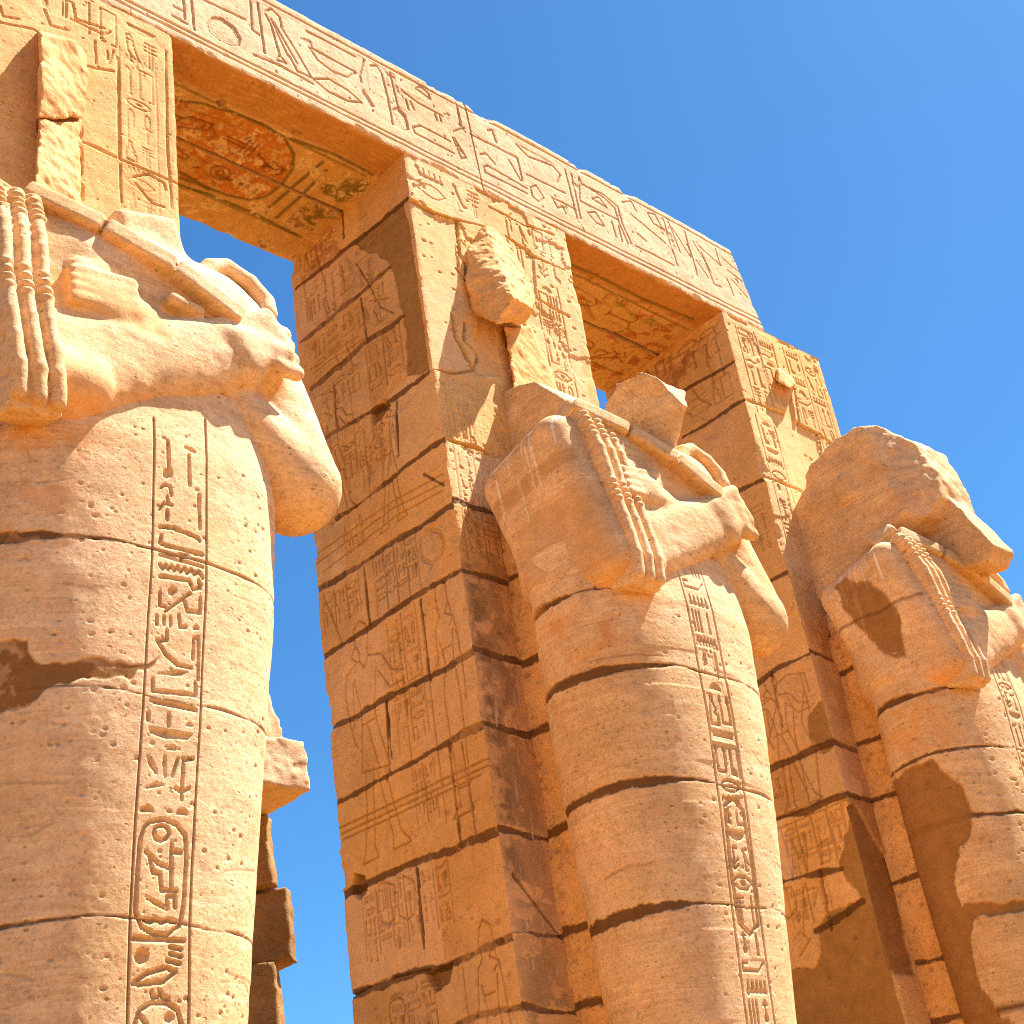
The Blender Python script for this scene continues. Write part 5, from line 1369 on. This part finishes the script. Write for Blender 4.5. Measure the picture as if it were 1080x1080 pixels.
# --- statue 1 (nearest)
s1 = thing('colossal_statue', 'nearest headless statue with a sharply cut column of signs down its front', 'statue', (XC[0], -0.7, 0), GRP)
def carve1(P):
    P.gcol = (GRIME_SHADE, 0.25)
    scratches(P, 90, 1)
    for q in T['col_frame']:
        P.stroke(q, 0.010, 0.012, GRIME_SHADE, 0.7)
    for k in ('col_s', 'col_s2'):
        for q in T[k]:
            P.stroke(q, 0.017, 0.020, GRIME_SHADE, 0.18)  # light tint of painted shade inside the cut signs
    for k in ('col_f', 'col_f2'):
        for q in T[k]:
            P.sunk(q, 0.030, 0.014, 0.45)
    P.column(-0.075, 0.245, 0.9, 2.95, None, 0.02, 0.025, False)
    P.joint([(-2.0, 6.19), (-0.9, 6.17), (-0.42, 6.21)], 0.05, 0.03, 0.03, 0.9, GRIME_SHADE, 0.9)
    for z in (5.45, 4.66, 3.57, 2.6):
        body_joint(P, z)
    for q in T['s1_dark']:
        P.patch(q, 0.006, (0.24, 0.105, 0.025), 0.95, 0.07, edge=0.008)
    P.stain([(-1.6, 5.5), (-0.5, 5.5), (-0.4, 6.2), (-1.6, 6.2)], (0.66, 0.30, 0.10), 0.5, 0.2, 0.2, 4, 0.3)
    P.stain([(-1.6, 4.0), (-0.2, 4.0), (-0.3, 5.4), (-1.6, 5.4)], (0.76, 0.46, 0.22), 0.4, 0.3, 0.3, 3, 0.3)
    P.pits(900, 0.004, 0.013, 0.009, xr=(-1.4, 1.2), yr=(3, 6.3))
shroud(s1, XC[0], 0.0075, 6.60, 2.9, carve1, 201)
c = SCULPT
F = c.F.copy()
base = c.F
# broken away: the neck and chest top
c.F = F
c.cut(c.plane((0, 0.9, 7.86), (0.1, 0.1, 1)) * -1, 0.05)
c.cut(c.box((-0.35, 1.52, 6.98), (0.30, 0.14, 0.20), 0.05), 0.04)
c.cut(c.box((0.52, 1.53, 7.16), (0.30, 0.12, 0.12), 0.05), 0.05)
c.union(c.box((0.02, 0.95, 7.62), (0.22, 0.28, 0.24), 0.06, [(0.97, 0, 0.24), (0, 1, 0), (-0.24, 0, 0.97)]), 0.05)
c.union(c.cone((-0.1, 1.10, 7.42), (0.62, 1.05, 7.28), 0.20, 0.22), 0.12)
c.union(c.bar((0.0, 1.34, 7.12), (0.24, 1.32, 7.11), 0.07, 0.12, 0.03), 0.03)
F1 = c.F
c.F = base
def col1(C, V, n):
    und = sstep(-n[:, 2], 0.25, 0.7)
    poly3(C, V, [(-1.3, 5.9), (0.5, 5.9), (0.5, 6.4), (-1.3, 6.4)], (0, 2), (0.70, 0.32, 0.10), 0.45, None, 0.2, 0.15, 3)
    poly3(C, V, [(-0.72, 6.78), (0.0, 6.78), (0.0, 7.0), (-0.72, 7.12)], (0, 2), (0.70, 0.38, 0.13), 0.5, (V[:, 1] > 1.1) * 1.0, 0.08, 0.05, 4)
finish_torso(s1, XC[0], F1, -0.03, 301, 0.016, col1)
flail(s1, XC[0], [(-0.80, 1.03, 7.74), (-0.86, 1.22, 7.58), (-0.87, 1.34, 7.2), (-0.87, 1.38, 6.88), (-0.84, 1.42, 6.5), (-0.80, 1.43, 6.20), (-0.79, 1.38, 6.08)], -0.03, 0.006, 3)
sceptres(s1, XC[0], -0.03)
slab_and_base(s1, XC[0], 7.2, 401)

# --- statue 2 (middle)
s2 = thing('colossal_statue', 'middle statue with crossed arms and a jagged neck stump', 'statue', (XC[1], -0.7, 0), GRP)
SEQ2 = ['nfr', 'arm', 'mn', 'strokes', 'nwater', 'reed', 'loaf', 'seated', 'bar', 'ka', 'disc', 'was', 'basket', 'sedge', 'eye', 'djed']
def carve2(P):
    P.gcol = (GRIME_SHADE, 0.25)
    scratches(P, 70, 2)
    P.column(-0.15, 0.13, 0.9, 6.55, SEQ2, 0.014, 0.013, True, 0.14, 0.24)
    x0 = 0.0
    P.stroke([(-0.10, 4.62), (-0.12, 4.2), (-0.10, 3.85), (0.0, 3.78), (0.10, 3.85), (0.11, 4.2), (0.09, 4.6), (0.0, 4.68), (-0.10, 4.62)], 0.025, 0.028)
    P.joint([(-2.0, 6.19), (-0.9, 6.17), (-0.42, 6.21)], 0.05, 0.03, 0.03, 0.9, GRIME_SHADE, 0.9)
    for z in (5.57, 4.76, 3.96, 3.1):
        body_joint(P, z)
    P.stain([(-1.7, 5.6), (-0.4, 5.6), (-0.4, 6.15), (-1.7, 6.15)], (0.70, 0.36, 0.12), 0.4, 0.15, 0.2, 5, 0.2)
    P.stain([(-1.2, 5.65), (-0.5, 5.7), (-0.6, 6.1), (-1.2, 6.1)], (0.52, 0.19, 0.04), 0.5, 0.1, 0.1, 9, 0.42)
    P.pits(400, 0.005, 0.014, 0.009, xr=(-1.5, 1.2), yr=(3.2, 6.2))
shroud(s2, XC[1], 0.0095, 6.60, 3.0, carve2, 202)
def col2(C, V, n):
    drips(C, V, n, 61)
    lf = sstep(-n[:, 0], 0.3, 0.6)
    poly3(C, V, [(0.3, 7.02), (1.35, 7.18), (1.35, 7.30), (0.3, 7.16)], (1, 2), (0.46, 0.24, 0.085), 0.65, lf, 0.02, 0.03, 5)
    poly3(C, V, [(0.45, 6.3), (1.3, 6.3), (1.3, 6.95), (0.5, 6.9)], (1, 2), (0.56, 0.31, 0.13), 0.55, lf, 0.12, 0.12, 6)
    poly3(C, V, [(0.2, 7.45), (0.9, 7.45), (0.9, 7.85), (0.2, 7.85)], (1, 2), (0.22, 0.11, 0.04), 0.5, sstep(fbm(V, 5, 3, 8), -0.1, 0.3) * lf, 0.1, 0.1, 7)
    poly3(C, V, [(-1.3, 5.9), (0.4, 5.9), (0.4, 6.35), (-1.3, 6.3)], (0, 2), (0.70, 0.32, 0.09), 0.5, None, 0.2, 0.15, 3)
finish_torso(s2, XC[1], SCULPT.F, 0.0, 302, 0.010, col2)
flail(s2, XC[1], [(-0.56, 1.05, 7.76), (-0.63, 1.20, 7.60), (-0.63, 1.30, 7.25), (-0.62, 1.33, 6.95), (-0.62, 1.40, 6.55), (-0.61, 1.43, 6.24), (-0.61, 1.38, 6.12)], 0.0, 0.0, 4)
sceptres(s2, XC[1], 0.0)
slab_and_base(s2, XC[1], 7.2, 402)
c = Clay((-0.7, -0.05, 7.2), (0.75, 1.8, 8.8), 0.018)
c.F = c.poly_vz([(-0.03, 7.3), (-0.03, 8.70), (0.06, 8.68), (0.20, 8.64), (0.37, 8.57), (0.57, 8.33), (0.79, 8.03), (1.0, 7.66), (0.9, 7.3)], -0.28, 0.42)
c.F = c.F + 0.018 * fbm(c.P(), 4.5, 5, 12, 0.6)
solid(s2, 'broken_headdress', c, XC[1], M_STATUE)
c = Clay((-0.6, 0.3, 7.05), (0.7, 1.85, 8.3), 0.016)
c.F = np.maximum(c.poly_vz([(0.92, 7.5), (0.98, 7.93), (1.18, 8.05), (1.40, 8.05), (1.50, 7.96), (1.58, 7.72), (1.42, 7.52), (1.33, 7.26), (1.08, 7.33)], -0.24, 0.32),
                 np.maximum(c.plane((-0.20, 1.1, 7.75), (-0.85, 0.35, -0.3)), c.plane((0.24, 1.2, 7.7), (0.85, 0.4, -0.3))))
P_ = c.P()
c.F = c.F + 0.035 * fbm(P_, 3.0, 5, 22, 0.6) + 0.03 * (0.3 - np.abs(fbm(P_, 5.0, 3, 23)))
solid(s2, 'neck_stump', c, XC[1], M_STATUE)

# --- statue 3 (far right)
s3 = thing('colossal_statue', 'far right statue that keeps the lower part of its broken head', 'statue', (XC[2], -0.7, 0), GRP)
def carve3(P):
    P.gcol = (GRIME_SHADE, 0.25)
    scratches(P, 40, 3)
    P.column(-0.15, 0.13, 0.9, 6.55, SEQ2[::-1], 0.015, 0.013, True, 0.14, 0.24)
    P.joint([(-2.0, 6.19), (-0.9, 6.17), (-0.42, 6.21)], 0.05, 0.03, 0.03, 0.9, GRIME_SHADE, 0.9)
    for z in (5.62, 5.04, 3.5):
        body_joint(P, z)
    P.patch([(-1.95, 5.62), (-0.98, 5.55), (-0.88, 5.36), (-0.80, 5.13), (-0.84, 4.87), (-1.06, 4.73), (-1.10, 4.54), (-1.10, 4.36), (-0.95, 4.33), (-0.3, 4.30), (-0.3, 4.22), (-0.95, 4.22), (-1.10, 4.1), (-1.12, 3.7), (-0.9, 3.35), (-0.7, 3.0), (-1.95, 3.0)], 0.02, (0.31, 0.14, 0.036), 0.92, 0.07)
    P.stain([(-1.7, 5.7), (-0.4, 5.7), (-0.4, 6.15), (-1.7, 6.15)], (0.68, 0.30, 0.08), 0.45, 0.15, 0.2, 5, 0.2)
    P.pits(400, 0.006, 0.018, 0.012, xr=(-1.5, 1.2), yr=(3.8, 6.2))
shroud(s3, XC[2], 0.0115, 6.60, 3.8, carve3, 203)
def col3(C, V, n):
    drips(C, V, n, 62)
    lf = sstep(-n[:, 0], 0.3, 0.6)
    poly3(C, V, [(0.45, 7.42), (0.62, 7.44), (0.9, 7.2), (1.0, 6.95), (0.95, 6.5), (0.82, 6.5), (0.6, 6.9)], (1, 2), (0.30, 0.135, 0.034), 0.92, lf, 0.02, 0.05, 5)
    poly3(C, V, [(0.3, 6.98), (1.4, 6.98), (1.4, 7.01), (0.3, 7.01)], (1, 2), GRIME_SHADE, 0.6, lf, 0.02, 0.03, 9)
    poly3(C, V, [(-1.3, 5.9), (0.4, 5.9), (0.4, 6.30), (-1.3, 6.25)], (0, 2), (0.72, 0.30, 0.08), 0.55, None, 0.2, 0.15, 3)
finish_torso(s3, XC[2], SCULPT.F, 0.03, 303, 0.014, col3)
flail(s3, XC[2], [(-0.64, 1.05, 7.76), (-0.74, 1.20, 7.60), (-0.68, 1.30, 7.25), (-0.66, 1.33, 6.95), (-0.66, 1.40, 6.55), (-0.61, 1.43, 6.24), (-0.61, 1.38, 6.12)], 0.03, 0.004, 5)
sceptres(s3, XC[2], 0.03)
slab_and_base(s3, XC[2], 7.2, 403)
c = Clay((-0.95, -0.05, 7.4), (0.95, 1.85, 9.5), 0.02)
c.F = c.poly_vz([(-0.02, 7.6), (-0.02, 8.62), (0.12, 8.72), (0.30, 8.98), (0.55, 9.08), (0.90, 9.12), (1.10, 9.06), (1.34, 8.78), (1.44, 8.40), (1.42, 8.10), (1.30, 7.95), (1.02, 7.80), (0.7, 7.62)], -0.56, 0.56)
c.F = np.maximum(c.F, np.maximum(c.plane((-0.50, 1.15, 8.4), (-0.75, 0.66, 0.1)), c.plane((0.50, 1.15, 8.4), (0.75, 0.66, 0.1))))
c.F = np.maximum(c.F, c.plane((-0.52, 0.9, 7.9), (-0.7, 0.2, -0.6)))
P_ = c.P()
c.F = c.F + 0.04 * fbm(P_, 2.2, 5, 31, 0.62) + 0.014 * fbm(P_, 9.0, 3, 32) + 0.03 * sstep(c.V + 0.6 * (c.Z - 8.4), 1.25, 1.45) * fbm(P_, 7.0, 4, 36, 0.65)
c.union(c.box((-0.56, 0.62, 8.55), (0.05, 0.10, 0.14), 0.045), 0.05)       # worn ear
solid(s3, 'broken_head', c, XC[2], M_STATUE)
c = Clay((-0.5, 0.7, 7.0), (0.5, 1.95, 8.5), 0.018)
c.F = c.poly_vz([(0.95, 7.95), (1.42, 8.18), (1.56, 7.86), (1.72, 7.48), (1.62, 7.34), (1.38, 7.38), (1.18, 7.42), (0.95, 7.55)], -0.19, 0.19)
P_ = c.P()
c.F = c.F + 0.02 * fbm(P_, 4.0, 4, 41, 0.55) + 0.015 * (0.3 - np.abs(fbm(P_, 7.0, 3, 42)))
solid(s3, 'chin_beard', c, XC[2], M_STATUE)

# ------------------------------------------------------------------ stumps of the lost crowns still stuck to the pillars
def stump(root, name, pts, seed, h=0.016, rough=0.03, scale=4.0):
    rock(name, pts, M_PILLAR, root, h, rough, scale, seed)
stump(p1, 'broken_crown', T['st_p1c'], 5, 0.011, 0.032, 3.2)
stump(p1, 'broken_headdress', T['st_p1h'], 6, 0.011, 0.034, 3.6)
stump(p2, 'broken_crown', T['st_p2c'], 7, 0.010, 0.034, 4.2)
stump(p2, 'broken_headdress', T['st_p2h'], 8, 0.012, 0.02, 6.0)
stump(p3, 'broken_crown', T['st_p3c'], 9, 0.012, 0.012, 6.0)

# ------------------------------------------------------------------ ruined pillar beyond the colonnade
rp = thing('ruined_pillar', 'crumbling pillar of stacked blocks with a jutting capstone, seen beyond the nearest statue', 'pillar', (3.2, 8.0, 0))
def ruin_block(name, xr, z0, z1, seed, y0=7.0, y1=8.8, slope=0.0, rough=0.05):
    x0 = 1.4
    if name != 'block':
        base = [(x0, y0), (xr, y0), (xr, y1), (x0, y1)]
    else:
        base = [(xr - 2.4, y1 + 0.6), (xr - 0.16, y0), (xr, y0 + 0.12), (xr + 0.05, y1 + 0.6)]
        rough *= 0.6
    rock(name, [(x, y, z0) for x, y in base] + [(x - (slope if x > 2.5 else 0), y, z1) for x, y in base], M_RUIN_SHADED if name == 'block' else M_BEAM, rp, 0.03, rough, 2.2, seed)  # blocks get the dark shade-coloured stone, upper stones the pale one
ruin_block('block', 3.27, 0.0, 4.83, 1, 7.05, 8.8, 0.0, 0.06)
ruin_block('block', 3.21, 4.84, 5.87, 2, 7.05, 8.8, 0.03, 0.05)
ruin_block('block', 3.38, 5.88, 6.74, 3, 7.0, 8.8, 0.0, 0.05)
ruin_block('block', 3.18, 6.75, 7.58, 4, 7.0, 8.8, 0.02, 0.05)
ruin_block('capstone', 3.12, 7.59, 8.20, 5, 6.2, 8.8, 0.10, 0.05)
ruin_block('top_stone', 3.36, 8.21, 9.2, 6, 6.9, 8.6, 0.28, 0.04)
